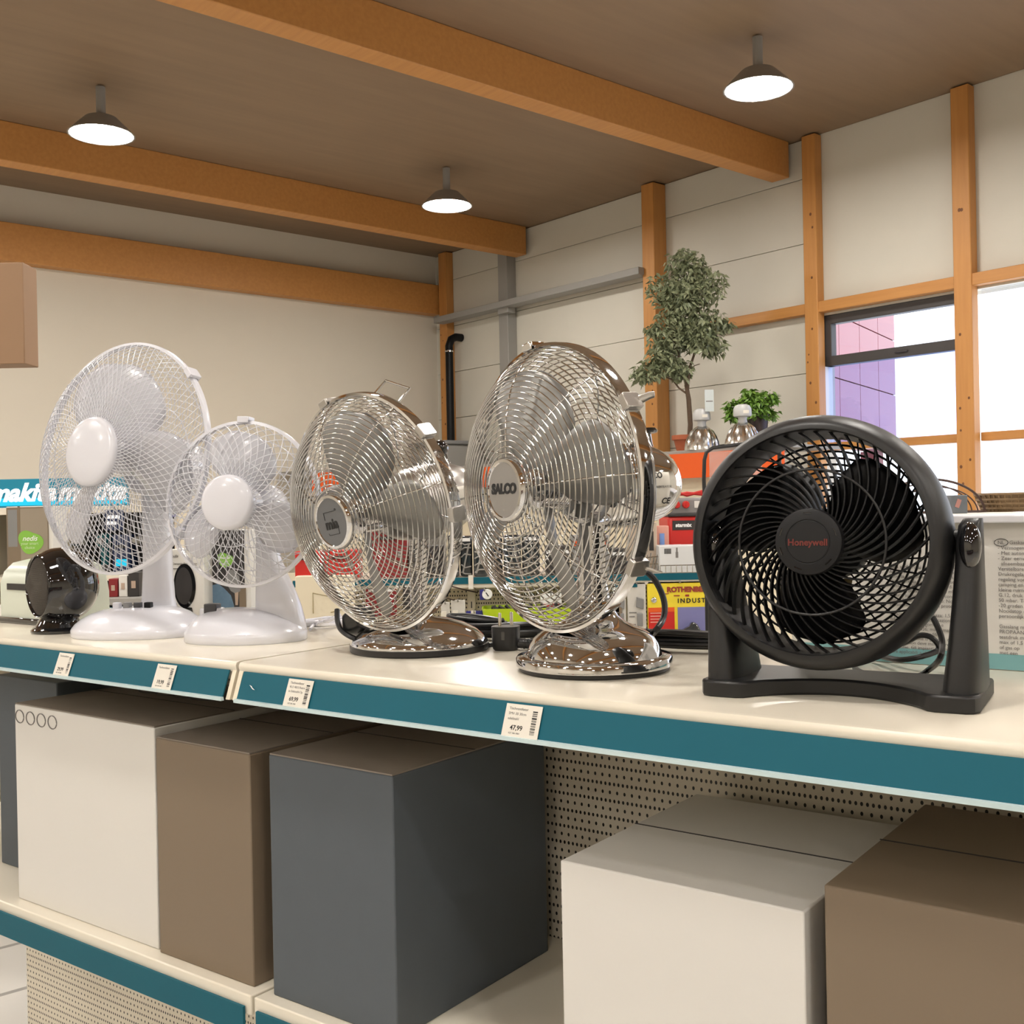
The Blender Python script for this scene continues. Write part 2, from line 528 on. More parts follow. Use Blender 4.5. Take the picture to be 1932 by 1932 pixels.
# --- the red clad building outside
fd = Vector((0.552, 0.834, 0)); fyaw = math.atan2(fd.y, fd.x)
fend = at(1690, 700, 20.0); FFR = frame((fend.x, fend.y, 0), fyaw)       # x runs away from the camera, ends at 0
fac = thing('neighbouring_building', 'red panel clad building seen through the top of the window', 'building', FFR)
box('wall', M_facade_gap, (-2.9, 0.2, 4.6), (5.8, 0.3, 4.4), fac, FFR)
pw = 1.15
for xx in (-0.6, -5.2): box('column', M_facade_gap, (xx, 0.3, 1.2), (0.4, 0.3, 2.4), fac, FFR)
me = MB().box((0, 0, 0), (pw - 0.02, 0.04, 0.98)).mesh('panel', M_facade)
for i in range(5):
    for k in range(4):
        shared('panel', me, fac, FFR @ T((-(i + 0.5) * pw, 0.03, 2.95 + k * 1.0 + 0.0)))

# --- ceiling lamps
def ceiling_lamp(x, y, label):
    M = BF @ T((x, y, RH - 0.32))
    t = thing('ceiling_lamp', label, 'lamp', M, 'round ceiling lamps')
    MB().lathe([(0.0, 0.31), (0.03, 0.31), (0.03, 0.12), (0.10, 0.11), (0.21, 0.0), (0.20, 0.0), (0.10, 0.09), (0.0, 0.10)], 24).build('housing', M_steel, t, M)
    MB().lathe([(0.0, 0.0), (0.17, 0.0), (0.17, 0.012), (0, 0.012)], 24).build('diffuser', M_lamp, t, M)
for x in (2.6, 5.7, 8.8, 11.9, 15.0):
    for y in (-1.8, -4.6, -7.4, -10.2, -12.6):
        v = BF @ Vector((x, y, RH - 0.32)) - CAM
        lab = 'round glowing ceiling lamp hanging over the aisles behind the camera'
        if v.dot(cf) > 1:
            qx, qy = 966 + F * v.dot(cr) / v.dot(cf), 966 - F * v.dot(cu) / v.dot(cf)
            if -60 < qx < 1990 and qy > -60:
                lab = 'round glowing ceiling lamp above the ' + ('big white fan' if qx < 500 else 'far corner of the room' if qx < 1150 else 'wall with the window')
        ceiling_lamp(x, y, lab)

# --- unseen shelving added behind the camera, stocked dark for contrast in the chrome
AF = frame((-0.8, -3.2, 0), rad(-33))
t = thing('unseen_shelving', 'added low shelving out of view behind the camera with dark stock for the chrome to reflect', 'shelf', AF)
box('back_panel', M_creamp, (0, -0.25, 0.58), (7.0, 0.03, 1.16), t, AF)
for k in range(8): box('upright', M_steel, (-3.5 + k, -0.02, 0.58), (0.04, 0.44, 1.16), t, AF)
rnd = random.Random(77); stock = {m.name: (m, MB()) for m in (M_dark, M_navy, M_kraft, M_dgrey, M_dred, M_carton)}
for z in (0.12, 0.62, 1.12):
    box('board', M_shelf, (0, 0.0, z), (6.96, 0.42, 0.03), t, AF)
    x = -3.4
    while x < 3.3 and z < 1.1:
        w = rnd.uniform(0.1, 0.3); h = rnd.uniform(0.22, 0.44); nm = rnd.choice(list(stock))
        stock[nm][1].box((x + w / 2, 0.02, z + 0.016 + h / 2), (w - 0.01, 0.34, h)); x += w + 0.012
for nm in stock: stock[nm][1].build('stock', stock[nm][0], t, AF, kind='stuff')

# ================================================================== THE DISPLAY SHELF
SY = rad(-36.5)
seam = onz(452, 1248, SH)
SF = frame((seam.x, seam.y, SH), SY)      # x along the front edge to the right, y to the back, z up from the shelf top
SI = SF.inverted()
SD = 0.425
MS = [(-1.30, -0.003), (0.003, 1.30)]
labs = ['cream shelf board with a teal price rail below the white fans', 'cream shelf board with a teal price rail below the chrome and black fans']
rail_o, rail_h = 0.014, 0.037
for i, (a, b) in enumerate(MS):
    t = thing('shelf_board', labs[i], 'shelf', SF @ T(((a + b) / 2, 0, 0)), 'display shelf boards')
    L = b - a
    # board with a rolled front edge
    poly = [(-0.002, -0.014), (-0.004, -0.008), (-0.004, -0.005), (-0.002, -0.0012), (0.004, 0.0), (SD, 0.0), (SD, -0.028), (0.012, -0.028), (0.012, -0.014)]
    Mx = SF @ T((a, 0, 0)) @ Matrix(((0, 0, 1, 0), (1, 0, 0, 0), (0, 1, 0, 0), (0, 0, 0, 1)))
    MB().prism(poly, 0, L).build('board', M_shelf, t, Mx)
    for xx in (a + 0.004, b - 0.004):
        MB().prism([(-0.003, -0.012), (0.006, -0.012), (-rail_o + 0.010, -0.05), (-rail_o - 0.002, -0.05)], -0.004, 0.004).build('end_bracket', M_shelf_e, t, SF @ T((xx, 0, 0)) @ Matrix(((0, 0, 1, 0), (1, 0, 0, 0), (0, 1, 0, 0), (0, 0, 0, 1))))
    # sloping price rail: teal insert with a clear lip top and bottom
    rl = MB().prism([(-0.0035, -0.012), (-0.0055, -0.012), (-0.0055 - rail_o, -0.012 - rail_h), (-0.0035 - rail_o, -0.012 - rail_h)], 0.012, L - 0.012).build('price_rail', M_teal, t, Mx)
    MB().prism([(-0.004 - rail_o, -0.012 - rail_h + 0.0025), (-0.0085 - rail_o, -0.012 - rail_h + 0.002), (-0.0085 - rail_o, -0.0145 - rail_h), (-0.003 - rail_o, -0.0145 - rail_h)], 0.010, L - 0.010).build('rail_lip', M_clear, rl, Mx)
    MB().box((L / 2, SD + 0.004, -0.017), (L, 0.008, 0.034), ).build('back_rail', M_teal, t, SF @ T((a, 0, 0)))

# uprights, perforated back panel and the lower shelf of the same unit
gu = thing('shelf_unit_frame', 'cream perforated back panel and uprights under the fan shelf', 'shelf frame', SF @ T((0, SD, -SH)))
PEG = pegmat('perforated_sheet', (0.66, 0.60, 0.49), 0.0125, 0.0019)
for a, b in MS:
    box('back_panel', PEG, (0, 0, 0), (b - a, 0.012, 1.24), gu, SF @ T(((a + b) / 2, SD - 0.01, -0.66)))
for x in (-1.3, 0, 1.3):
    box('upright', M_shelf_e, (x, SD + 0.03, -0.66), (0.03, 0.05, 1.28), gu, SF, 0.002)
    box('foot', M_shelf_e, (x, SD - 0.22, -1.27), (0.03, 0.5, 0.06), gu, SF, 0.004)
LSZ = -0.46
for i, (a, b) in enumerate(MS):
    lt = thing('lower_shelf', ['lower cream shelf under the white fans carrying cartons', 'lower cream shelf under the chrome fans carrying cartons'][i], 'shelf', SF @ T(((a + b) / 2, 0.01, LSZ)), 'lower shelf boards')
    box('board', M_shelf, ((a + b) / 2, 0.21, LSZ - 0.014), (b - a, 0.40, 0.028), lt, SF, 0.002)
    box('price_rail', M_teal, ((a + b) / 2, 0.006, LSZ - 0.035), (b - a - 0.02, 0.004, 0.04), lt, SF)


def slot(px, py):
    p = SI @ onz(px, py, SH)
    return p.x


def price_label(px, py, w, lines, price, label, n):
    x = slot(px, py)
    ang = math.atan2(rail_o, rail_h)
    Mt = SF @ T((x, -0.0062 - rail_o / 2 - 0.0008, -0.012 - rail_h / 2)) @ FACE @ RX(-ang)
    t = thing('price_label', label, 'price label', Mt, 'price labels in the teal rail')
    h = 0.036
    MB().box((0, 0, 0), (w, h, 0.0006)).build('card', M_paper, t, Mt)
    Mf = Mt @ T((0, 0, 0.0004))
    for i, s in enumerate(lines):
        text(s, 0.0042, M_inkg, t, Mf @ T((-w * 0.40, h * 0.36 - i * 0.0055, 0)), 0, 0, 0.0001, 'LEFT')
    text(price, 0.0075, M_ink, t, Mf @ T((-w * 0.12, -h * 0.22, 0)), 0.00012, 0, 0.0001)
    text('A27 186 1864', 0.0026, M_inkg, t, Mf @ T((-w * 0.16, -h * 0.38, 0)), 0, 0, 0.0001)
    bc = MB(); y = -h * 0.36; rnd = random.Random(n)
    while y < h * 0.36:
        q = rnd.choice((0.0004, 0.0008, 0.0014)); bc.box((w * 0.33, y, 0), (w * 0.13, q, 0.0002)); y += q + rnd.choice((0.0005, 0.0009, 0.0013))
    bc.build('barcode', M_ink, t, Mf)


price_label(112, 1218, 0.042, ['Tischventilator'], '29,99', 'paper price label reading 29,99 in the teal rail', 1)
price_label(316, 1236, 0.044, ['Tischventilator'], '19,99', 'paper price label reading 19,99 below the smaller white fan', 2)
price_label(577, 1261, 0.046, ['Tischventilator', 'VLO 4013 Retro', 'in Edelstahl-Op.'], '69,99', 'paper price label reading 69,99 below the chrome fan with grey badge', 3)
price_label(988, 1307, 0.048, ['Tischventilator', 'SMV-30 30cm', 'edelstahl'], '47,99', 'paper price label reading 47,99 below the taller chrome fan', 4)
ms = SF @ T((slot(492, 1252), -0.0062 - rail_o / 2 - 0.0012, -0.030)) @ FACE @ RX(-math.atan2(rail_o, rail_h))
tag(MB().prism([(-0.007, 0.003), (-0.002, 0.0018), (0.0, -0.0002), (0.006, -0.0028), (0.001, -0.0022), (-0.0015, -0.0005), (-0.005, 0.0018)], 0, 0.0003).build('paper_scrap', M_whitep, None, ms), 'tiny torn white paper scrap stuck on the teal rail', 'paper scrap')


# cartons on the lower shelf
def carton(name, label, x0, x1, y0, y1, h, m, top=None, bevel=0.002, z=LSZ):
    M = SF @ T(((x0 + x1) / 2, (y0 + y1) / 2, z))
    t = thing(name, label, 'carton', M, 'cartons on the lower shelf')
    box('body', m, (0, 0, h / 2), (x1 - x0, y1 - y0, h), t, M, bevel)
    if top: box('top_flap', top, (0, 0, h + 0.001), (x1 - x0 - 0.002, y1 - y0 - 0.002, 0.002), t, M)
    box('flap_seam', M_dark, (0, 0, h + (0.0024 if top else 0.0004)), (x1 - x0, 0.0018, 0.0008), t, M)
    return t, M


t, Mc = carton('carton', 'long white fronted carton with a dark brown lid below the white fans', -0.645, -0.245, 0.035, 0.34, 0.338, M_cartonw, M_carton)
oval = [(math.cos(2 * pi * k / 24), math.sin(2 * pi * k / 24)) for k in range(24)]
for k in range(4):
    MB().tube([(x * 0.013 + 0.034 * k - 0.183, -0.1530, 0.318 + y * 0.011) for x, y in oval], 0.0010, 4, True).build('printed_ring', M_inkg, t, Mc)
for k in range(4):
    MB().tube([(x * 0.030 + 0.05 * k - 0.09, 0.05 + y * 0.022, 0.3408) for x, y in oval], 0.0008, 4, True).build('printed_ring', M_dark, t, Mc)
carton('carton', 'small blue grey carton standing in front of the perforated panel', -0.86, -0.655, 0.12, 0.30, 0.362, M_carton2)
carton('carton', 'brown fronted carton with a dark lid under the seam between the boards', -0.235, -0.02, 0.03, 0.35, 0.325, M_kraft, M_carton)
carton('carton', 'dark grey carton below the chrome fan with the ball knob', 0.02, 0.25, 0.03, 0.36, 0.33, M_carton2, M_carton)
carton('carton', 'white carton below the taller chrome fan', 0.50, 0.78, 0.03, 0.36, 0.27, M_cartonw)
carton('carton', 'brown carton below the black fan', 0.80, 1.1, 0.03, 0.36, 0.30, M_kraft)

# ================================================================== THE FANS
def curve_z(r, R, z0, p, q):
    u = min(1.0, max(0.0, r / R))
    return z0 * (1 - u ** p) ** q


def dome_pts(R, r0, z0, p, q, n):
    """points (r, z) of a grille dome, evenly spaced along its arc"""
    raw = [(r0 + (R - r0) * i / 400, 0) for i in range(401)]
    raw = [(r, curve_z(r, R, z0, p, q)) for r, _ in raw]
    L = [0]
    for a, b in zip(raw, raw[1:]): L.append(L[-1] + math.hypot(b[0] - a[0], b[1] - a[1]))
    out = []; j = 0
    for k in range(n):
        s = L[-1] * k / (n - 1)
        while j < 399 and L[j + 1] < s: j += 1
        t = (s - L[j]) / max(1e-9, L[j + 1] - L[j])
        out.append((raw[j][0] + (raw[j + 1][0] - raw[j][0]) * t, raw[j][1] + (raw[j + 1][1] - raw[j][1]) * t))
    return out


def ring_grille(R, r0, z0, p, q, rings, spokes, w, a0=0.0, under=0.0022):
    b = MB()
    for r, z in dome_pts(R, r0, z0, p, q, rings):
        b.tube([(r * math.cos(2 * pi * k / 84), r * math.sin(2 * pi * k / 84), z) for k in range(84)], w, 6, True)
    P = dome_pts(R, r0, z0 - (under if z0 > 0 else -under), p, q, 22)
    for s in range(spokes):
        a = a0 + 2 * pi * s / spokes
        b.tube([(r * math.cos(a), r * math.sin(a), z) for r, z in P], w * 1.25, 6)
    return b


def spiral_grille(R, r0, z0, p, q, n, sweep, w, both=True):
    b = MB(); P = dome_pts(R, r0, z0, p, q, 26)
    for sg in ((1, -1) if both else (1,)):
        for k in range(n):
            a = 2 * pi * (k + (0.5 if sg < 0 else 0)) / n
            b.tube([(r * math.cos(a + sg * sweep * (i / 25) ** 0.9), r * math.sin(a + sg * sweep * (i / 25) ** 0.9), z + (0.0006 * sg)) for i, (r, z) in enumerate(P)], w, 4)
    return b


def blade_mesh(name, m, r0, R, chord, pitch0, pitch1, sweep, tip=0.75, nu=18, nv=10):
    vs = []; fs = []
    for i in range(nu + 1):
        u = i / nu; r = r0 + (R - r0) * u
        root = 0.42 + 0.58 * min(1, u / 0.45) ** 0.8
        end = math.sqrt(max(0.0, 1 - max(0, (u - tip) / (1 - tip)) ** 2.4)) if u > tip else 1
        c = chord * root * (0.06 + 0.94 * end)
        pt = pitch0 + (pitch1 - pitch0) * u
        for j in range(nv + 1):
            v = j / nv * 2 - 1
            x = v * c / 2 * math.cos(pt); z = v * c / 2 * math.sin(pt) + 0.10 * c * (1 - v * v) - 0.05 * c
            a = sweep * u + x / max(r, 0.02) * (0.75 + 0.25 * u)
            vs.append((r * math.cos(a), r * math.sin(a), z))
    for i in range(nu):
        for j in range(nv):
            a = i * (nv + 1) + j
            fs.append((a, a + 1, a + nv + 2, a + nv + 1))
    b = MB(); b.add(vs, fs)
    return b.mesh(name, m, ang=60)


def blades(parent, Mh, me, n, a0, z, thick=0.0016):
    for k in range(n):
        o = shared('blade', me, parent, Mh @ T((0, 0, z)) @ RZ(a0 + 2 * pi * k / n))
        s = o.modifiers.new('thickness', 'SOLIDIFY'); s.thickness = thick; s.offset = 0


def band(R, w, t, n=96, z=0.0):
    return MB().lathe([(R - t, z - w / 2), (R, z - w / 2 + 0.0008), (R + 0.0006, z), (R, z + w / 2 - 0.0008), (R - t, z + w / 2), (R - t, z - w / 2)], n)


def clip(parent, Mh, R, ang, m, lever=0.0):
    M = Mh @ RZ(ang) @ T((R, 0, 0))
    b = MB().box((0.003, 0, 0), (0.006, 0.020, 0.020)).box((0.001, 0, 0.010), (0.010, 0.018, 0.003)).box((0.001, 0, -0.010), (0.010, 0.018, 0.003))
    if lever: b.tube([(0.005, 0, -0.008), (0.008, 0, -0.013), (0.013, 0, -0.018), (0.015, 0, -0.024)], [0.0055, 0.0055, 0.005, 0.004], 8, flat=0.3)
    return b.build('rim_clip', m, parent, M, bevel=0.0012)


def cable(name, mt, pts, r, label, cat='cable', n=8, group=None, parent=None, res=6):
    """a smooth tube through the given points"""
    P = [Vector(p) for p in pts]; out = []
    for i in range(len(P) - 1):
        p0 = P[max(0, i - 1)]; p1 = P[i]; p2 = P[i + 1]; p3 = P[min(len(P) - 1, i + 2)]
        for k in range(res):
            t = k / res
            out.append(0.5 * ((2 * p1) + (p2 - p0) * t + (2 * p0 - 5 * p1 + 4 * p2 - p3) * t * t + (3 * p1 - p0 - 3 * p2 + p3) * t ** 3))
    out.append(P[-1])
    o = MB().tube(out, r, n).build(name, mt, parent)
    return tag(o, label, cat, group) if label else o


# ---------------------------------------------------------------- taller chrome fan
def chrome_fan(label, gpx, head_px, headY, psi, tau, R, base_kind, hub_text, blade_a0, spoke_a0, froll, brand_bold):
    g = onz(*gpx, SH)
    Mb = frame(g, -psi)
    t = thing('table_fan', label, 'fan', Mb, 'table fans on the display shelf')
    hc = at(*head_px, headY)
    Mh = head(hc, psi, tau, froll)
    if base_kind == 'bell':
        MB().lathe([(0, 0.0), (0.091, 0.0), (0.093, 0.002), (0.093, 0.006), (0, 0.006)], 64).build('foot_ring', M_rubber, t, Mb)
        MB().lathe([(0, 0.005), (0.0945, 0.005), (0.0965, 0.0065), (0.0965, 0.0155), (0.0945, 0.018), (0.084, 0.0185), (0.0832, 0.022), (0.080, 0.031), (0.074, 0.040), (0.064, 0.0475), (0.052, 0.053), (0.040, 0.0585), (0.031, 0.066), (0.0245, 0.077), (0.0205, 0.091), (0.019, 0.106), (0.0185, 0.12), (0.0, 0.121)], 72).build('base', M_chrome, t, Mb, ang=50)
        ctop, cr_ = 0.0, 0.0165
    else:
        MB().lathe([(0, 0.0), (0.0985, 0.0), (0.100, 0.002), (0.100, 0.009), (0, 0.010)], 64).build('foot_ring', M_rubber, t, Mb)
        MB().lathe([(0, 0.008), (0.0985, 0.009), (0.099, 0.011), (0.094, 0.019), (0.082, 0.029), (0.065, 0.0375), (0.045, 0.0435), (0.024, 0.0465), (0.019, 0.048), (0.018, 0.051), (0, 0.0515)], 72).build('base', M_chrome, t, Mb, ang=50)
        cr_ = 0.0125
    # the column runs from the base up to the motor
    mot = Mh @ Vector((0, 0, -0.085))
    p0 = Vector((g.x, g.y, SH + (0.11 if base_kind == 'bell' else 0.046)))
    p1 = Vector((g.x, g.y, mot.z - 0.045))
    b = MB().tube([p0, p1], cr_, 24); b.build('column', M_chrome, t)
    MB().tube([p1 - Vector((0, 0, 0.004)), p1 * 0.5 + mot * 0.5, mot], [cr_ * 1.25, cr_ * 1.35, cr_ * 1.1], 20).build('tilt_joint', M_dgrey if base_kind != 'bell' else M_chrome, t)
    # motor can
    MB().lathe([(0, -0.018), (0.034, -0.018), (0.040, -0.022), (0.047, -0.036), (0.051, -0.055), (0.0525, -0.09), (0.052, -0.115), (0.049, -0.138), (0.042, -0.158), (0.030, -0.171), (0.014, -0.178), (0, -0.179)], 56, T((0, 0, -0.01))).build('motor_housing', M_chrome if base_kind == 'bell' else M_satin, t, Mh, ang=60)
    kb = Mh @ T((0, 0.0475, -0.148)) @ RX(-pi / 2)
    if base_kind == 'bell':
        MB().lathe([(0, 0), (0.012, 0), (0.0105, 0.004), (0.0095, 0.016), (0.017, 0.0175), (0.0185, 0.020), (0.016, 0.0235), (0, 0.025)], 24).build('knob', M_gloss, t, kb)
    else:
        b = MB().lathe([(0, 0), (0.012, 0), (0.0095, 0.003), (0.0085, 0.014), (0, 0.015)], 20); b.ball((0, 0, 0.023), 0.0125, 20); b.build('knob', M_gloss, t, kb)
    # rating sticker on the side of the can
    a0, a1 = rad(-36), rad(14)
    vs = []; fs = []
    for i in range(9):
        for j in range(5):
            a = a0 + (a1 - a0) * i / 8; z = -0.100 - 0.042 * j / 4
            rr = 0.0006 + (0.0524 if z > -0.125 else 0.052 - (-0.125 - z) / 0.023 * 0.003 if z > -0.148 else 0.049 - (-0.148 - z) / 0.020 * 0.007)
            vs.append((rr * math.cos(a), rr * math.sin(a), z))
    for i in range(8):
        for j in range(4): q = i * 5 + j; fs.append((q, q + 1, q + 6, q + 5))
    b = MB(); b.add(vs, fs); st = b.build('rating_sticker', M_paper, t, Mh, solid=0.0003)
    for body, sz, ang, zz, mm in (('CE', 0.011, -26, -0.136, M_ink), ('TISCHVENTILATOR', 0.0040, -6, -0.124, M_inkg), (hub_text, 0.010, 9, -0.112, M_ink)):
        m2 = Mh @ RZ(rad(ang)) @ T((0.0536 if zz > -0.126 else 0.0526, 0, zz)) @ Matrix(((0, 0, 1, 0), (0, 1, 0, 0), (-1, 0, 0, 0), (0, 0, 0, 1)))
        text(body, sz, mm, st, m2, 0.0002 if sz > 0.006 else 0)
    # grilles
    zf, zb = 0.066, -0.055
    fg = ring_grille(R - 0.004, 0.036, zf, 3.2, 0.72, 23, 8, 0.00092, spoke_a0).build('front_grille', M_wire, t, Mh, ang=80)
    rg = ring_grille(R - 0.004, 0.058, zb, 4.0, 0.62, 22, 8, 0.0009, spoke_a0 + 0.39).build('rear_grille', M_wire, t, Mh, ang=80)
    band(R, 0.016, 0.0035).build('rim', M_chrome, t, Mh)
    bd = MB().lathe([(0, zf - 0.006), (0.034, zf - 0.006), (0.0385, zf - 0.003), (0.0385, zf + 0.001), (0.036, zf + 0.005), (0.0325, zf + 0.0055), (0.0315, zf + 0.0042), (0, zf + 0.0042)], 56).build('hub_ring', M_chrome, t, Mh)
    bg = MB().lathe([(0, zf + 0.0048), (0.020, zf + 0.0047), (0.0315, zf + 0.0043)], 48).build('badge', M_badge if base_kind != 'bell' else mat('silver_badge', (0.36, 0.35, 0.34), 0.35, 0.7), t, Mh)
    Mt = Mh @ RZ(-froll) @ T((0, 0, zf + 0.0051))
    if base_kind == 'bell':
        text(hub_text, 0.0160, M_ink, bg, Mt @ T((0, 0.001, 0)), 0.0009, 0.12, 0.0002, sx=1.0)
    else:
        Mt = Mt @ RZ(rad(8))
        text(hub_text, 0.019, M_ink, bg, Mt @ T((0, -0.003, 0)), 0.0007)
        b = MB()
        for pts in ([(-0.0125, 0.004), (-0.0125, 0.014), (0.011, 0.014)], [(0.0125, -0.010), (0.0125, -0.017), (-0.009, -0.017), (-0.0105, -0.0145)]):
            b.tube([(x, y, 0) for x, y in pts], 0.0004, 4)
        b.tube([(0.0135 + 0.0014 * math.cos(k), 0.0155 + 0.0014 * math.sin(k), 0) for k in [2 * pi * i / 10 for i in range(10)]], 0.0003, 4, True)
        b.build('badge_frame_line', M_ink, bg, Mt)
    # blades and their hub
    me = blade_mesh('blade', M_alu, 0.022, R - 0.022, 0.105, rad(38), rad(24), rad(14), 0.62)
    blades(t, Mh, me, 4, blade_a0, 0.012)
    MB().lathe([(0, 0.034), (0.016, 0.033), (0.024, 0.028), (0.026, 0.0), (0.026, -0.012), (0, -0.012)], 32).build('blade_hub', M_chrome, t, Mh)
    return t, Mb, Mh


R1 = 0.1725
f1, Mb1, Mh1 = chrome_fan('tall chrome table fan with a bell shaped foot and silver front badge', (1121, 1262), (1043, 921), 1.295, rad(56), rad(-1.5), R1, 'bell', 'SALCO', rad(93), rad(2), rad(2), 1)
clip(f1, Mh1, R1, rad(97), M_chrome)
clip(f1, Mh1, R1, rad(29), M_satin, 1)
clip(f1, Mh1, R1, rad(-33), M_satin, 1)
clip(f1, Mh1, R1, rad(180), M_satin)
R2 = 0.166
f2, Mb2, Mh2 = chrome_fan('chrome table fan with a dark grey badge and a low dome foot', (792, 1225), (702, 968), 1.49, rad(43), rad(-9), R2, 'dome', 'mia', rad(78), rad(10), rad(4), 0)
clip(f2, Mh2, R2, rad(107), M_satin)
clip(f2, Mh2, R2, rad(-5), M_satin, 0)
clip(f2, Mh2, R2, rad(35), M_satin, 0)
MB().tube([(-0.024, R2 - 0.004, -0.012), (-0.024, R2 + 0.012, -0.03), (0.024, R2 + 0.012, -0.03), (0.024, R2 - 0.004, -0.012)], 0.0018, 8).build('carry_handle', M_wire, f2, Mh2 @ RZ(rad(-22)))


# ---------------------------------------------------------------- white fans
def sup(n, a, b, e, cx=0, cy=0, z=0, tail=0.0):
    """superellipse ring; tail pulls the +x end out to a blunt point"""
    out = []
    for k in range(n):
        t = 2 * pi * k / n; c, s = math.cos(t), math.sin(t)
        x = a * math.copysign(abs(c) ** e, c); y = b * math.copysign(abs(s) ** e, s)
        if tail and x > 0: y *= 1 - tail * (x / a) ** 2
        out.append((cx + x, cy + y, z))
    return out


def white_fan(label, gpx, head_px, headY, psi, tau, R, hub_r, zf, n, sweep, blade_a0, roll=0.0):
    g = onz(*gpx, SH)
    Mb = frame(g, 0)
    t = thing('table_fan', label, 'fan', Mb, 'table fans on the display shelf')
    Mh = head(at(*head_px, headY), psi, tau, roll)
    zb = -zf * 0.9
    spiral_grille(R - 0.003, hub_r * 0.9, zf, 3.0, 0.66, n, sweep, 0.00062).build('front_grille', M_whitewire, t, Mh, ang=80)
    spiral_grille(R - 0.003, R * 0.28, zb, 3.4, 0.62, int(n * 0.95), sweep, 0.00062, False).build('rear_grille', M_whitewire, t, Mh, ang=80)
    b = MB()
    for u in (0.52, 0.8):
        r = R * u; z = curve_z(r, R - 0.003, zf, 3.0, 0.66) - 0.002
        if u == 0.52: b.tube([(r * math.cos(2 * pi * k / 72), r * math.sin(2 * pi * k / 72), z) for k in range(72)], 0.0009, 4, True)
        z = curve_z(r, R - 0.003, zb, 3.4, 0.62) + 0.002
        b.tube([(r * math.cos(2 * pi * k / 72), r * math.sin(2 * pi * k / 72), z) for k in range(72)], 0.0010, 4, True)
    b.build('grille_hoop', M_whitewire, t, Mh)
    band(R, 0.011, 0.0045).build('rim', M_white, t, Mh)
    MB().lathe([(0, zf - 0.010), (hub_r * 0.97, zf - 0.010), (hub_r, zf - 0.008), (hub_r, zf + 0.004), (hub_r * 0.96, zf + 0.0075), (hub_r * 0.85, zf + 0.0095), (hub_r * 0.5, zf + 0.0115), (0, zf + 0.012)], 64).build('hub_cap', M_white, t, Mh, ang=60)
    me = blade_mesh('blade', M_blade_w, 0.022, R * 0.88, R * 0.86, rad(40), rad(20), rad(18), 0.55)
    blades(t, Mh, me, 3, blade_a0, 0.006, 0.0022)
    MB().lathe([(0, 0.03), (0.02, 0.029), (0.026, 0.022), (0.027, -0.014), (0, -0.014)], 32).build('blade_hub', M_blade_w, t, Mh)
    k = R / 0.19
    MB().lathe([(0, zb * 0.75), (0.046 * k, zb * 0.75), (0.052 * k, zb * 0.85), (0.055 * k, -0.10 * k), (0.050 * k, -0.135 * k), (0.034 * k, -0.155 * k), (0, -0.160 * k)], 40).build('motor_housing', M_white, t, Mh, ang=60)
    return t, Mb, Mh, g


R3 = 0.192
f3, Mb3, Mh3, g3 = white_fan('big white table fan with four push buttons on its foot', (264, 1197), (231, 864), 1.775, rad(29), rad(7.5), R3, 0.056, 0.060, 84, rad(42), rad(92))
Bf = Mb3 @ RZ(rad(-8))
rings = [sup(48, 0.113 * s, 0.088 * s2, 0.92, dx, 0, z, 0.12) for s, s2, dx, z in ((0.985, 0.98, 0, 0.0), (1.0, 1.0, 0, 0.002), (1.0, 1.0, 0, 0.011), (0.985, 0.98, 0, 0.0145), (0.94, 0.93, 0.0, 0.021), (0.86, 0.84, 0.001, 0.029), (0.74, 0.72, 0.003, 0.037), (0.58, 0.58, 0.006, 0.0435), (0.40, 0.42, 0.009, 0.047), (0.2, 0.22, 0.012, 0.0485))]
MB().loft(rings).build('base', M_white, f3, Bf, ang=45)
cx3 = Vector((0.020, 0, 0))
crings = [sup(32, a, b2, 0.75, cx3.x, 0.030, z) for a, b2, z in ((0.031, 0.024, 0.035), (0.027, 0.022, 0.06), (0.0245, 0.021, 0.10), (0.0235, 0.020, 0.15), (0.0235, 0.020, 0.21), (0.024, 0.021, 0.26))]
MB().loft(crings).build('column', M_white, f3, Bf, ang=60)
MB().box((cx3.x, 0.02, 0.27), (0.044, 0.06, 0.05)).build('tilt_joint', M_white, f3, Bf, bevel=0.01)
for i, m_ in enumerate((M_white, M_grey, M_dgrey, M_black2)):
    box('push_button', m_, (-0.028 + 0.0185 * i, -0.022, 0.0495), (0.0115, 0.012, 0.014), f3, Bf, 0.0015)
clip(f3, Mh3, R3, rad(42), M_white)
clip(f3, Mh3, R3, rad(-40), M_white)

R4 = 0.1275
f4, Mb4, Mh4, g4 = white_fan('small white table fan with a rocker switch and fin shaped column', (466, 1207), (458, 951), 1.655, rad(13), rad(3), R4, 0.0415, 0.046, 46, rad(42), rad(78))
Bf = Mb4 @ RZ(rad(-14))
rings = [sup(48, 0.099 * s, 0.078 * s2, 0.9, dx, 0, z, 0.25) for s, s2, dx, z in ((0.985, 0.98, 0, 0.0), (1.0, 1.0, 0, 0.002), (1.0, 1.0, 0, 0.014), (0.98, 0.97, 0, 0.017), (0.92, 0.90, -0.002, 0.024), (0.83, 0.80, -0.005, 0.032), (0.70, 0.66, -0.009, 0.040), (0.54, 0.50, -0.014, 0.046), (0.36, 0.34, -0.016, 0.0495), (0.16, 0.16, -0.016, 0.051))]
MB().loft(rings).build('base', M_white, f4, Bf, ang=45)
cr4 = []
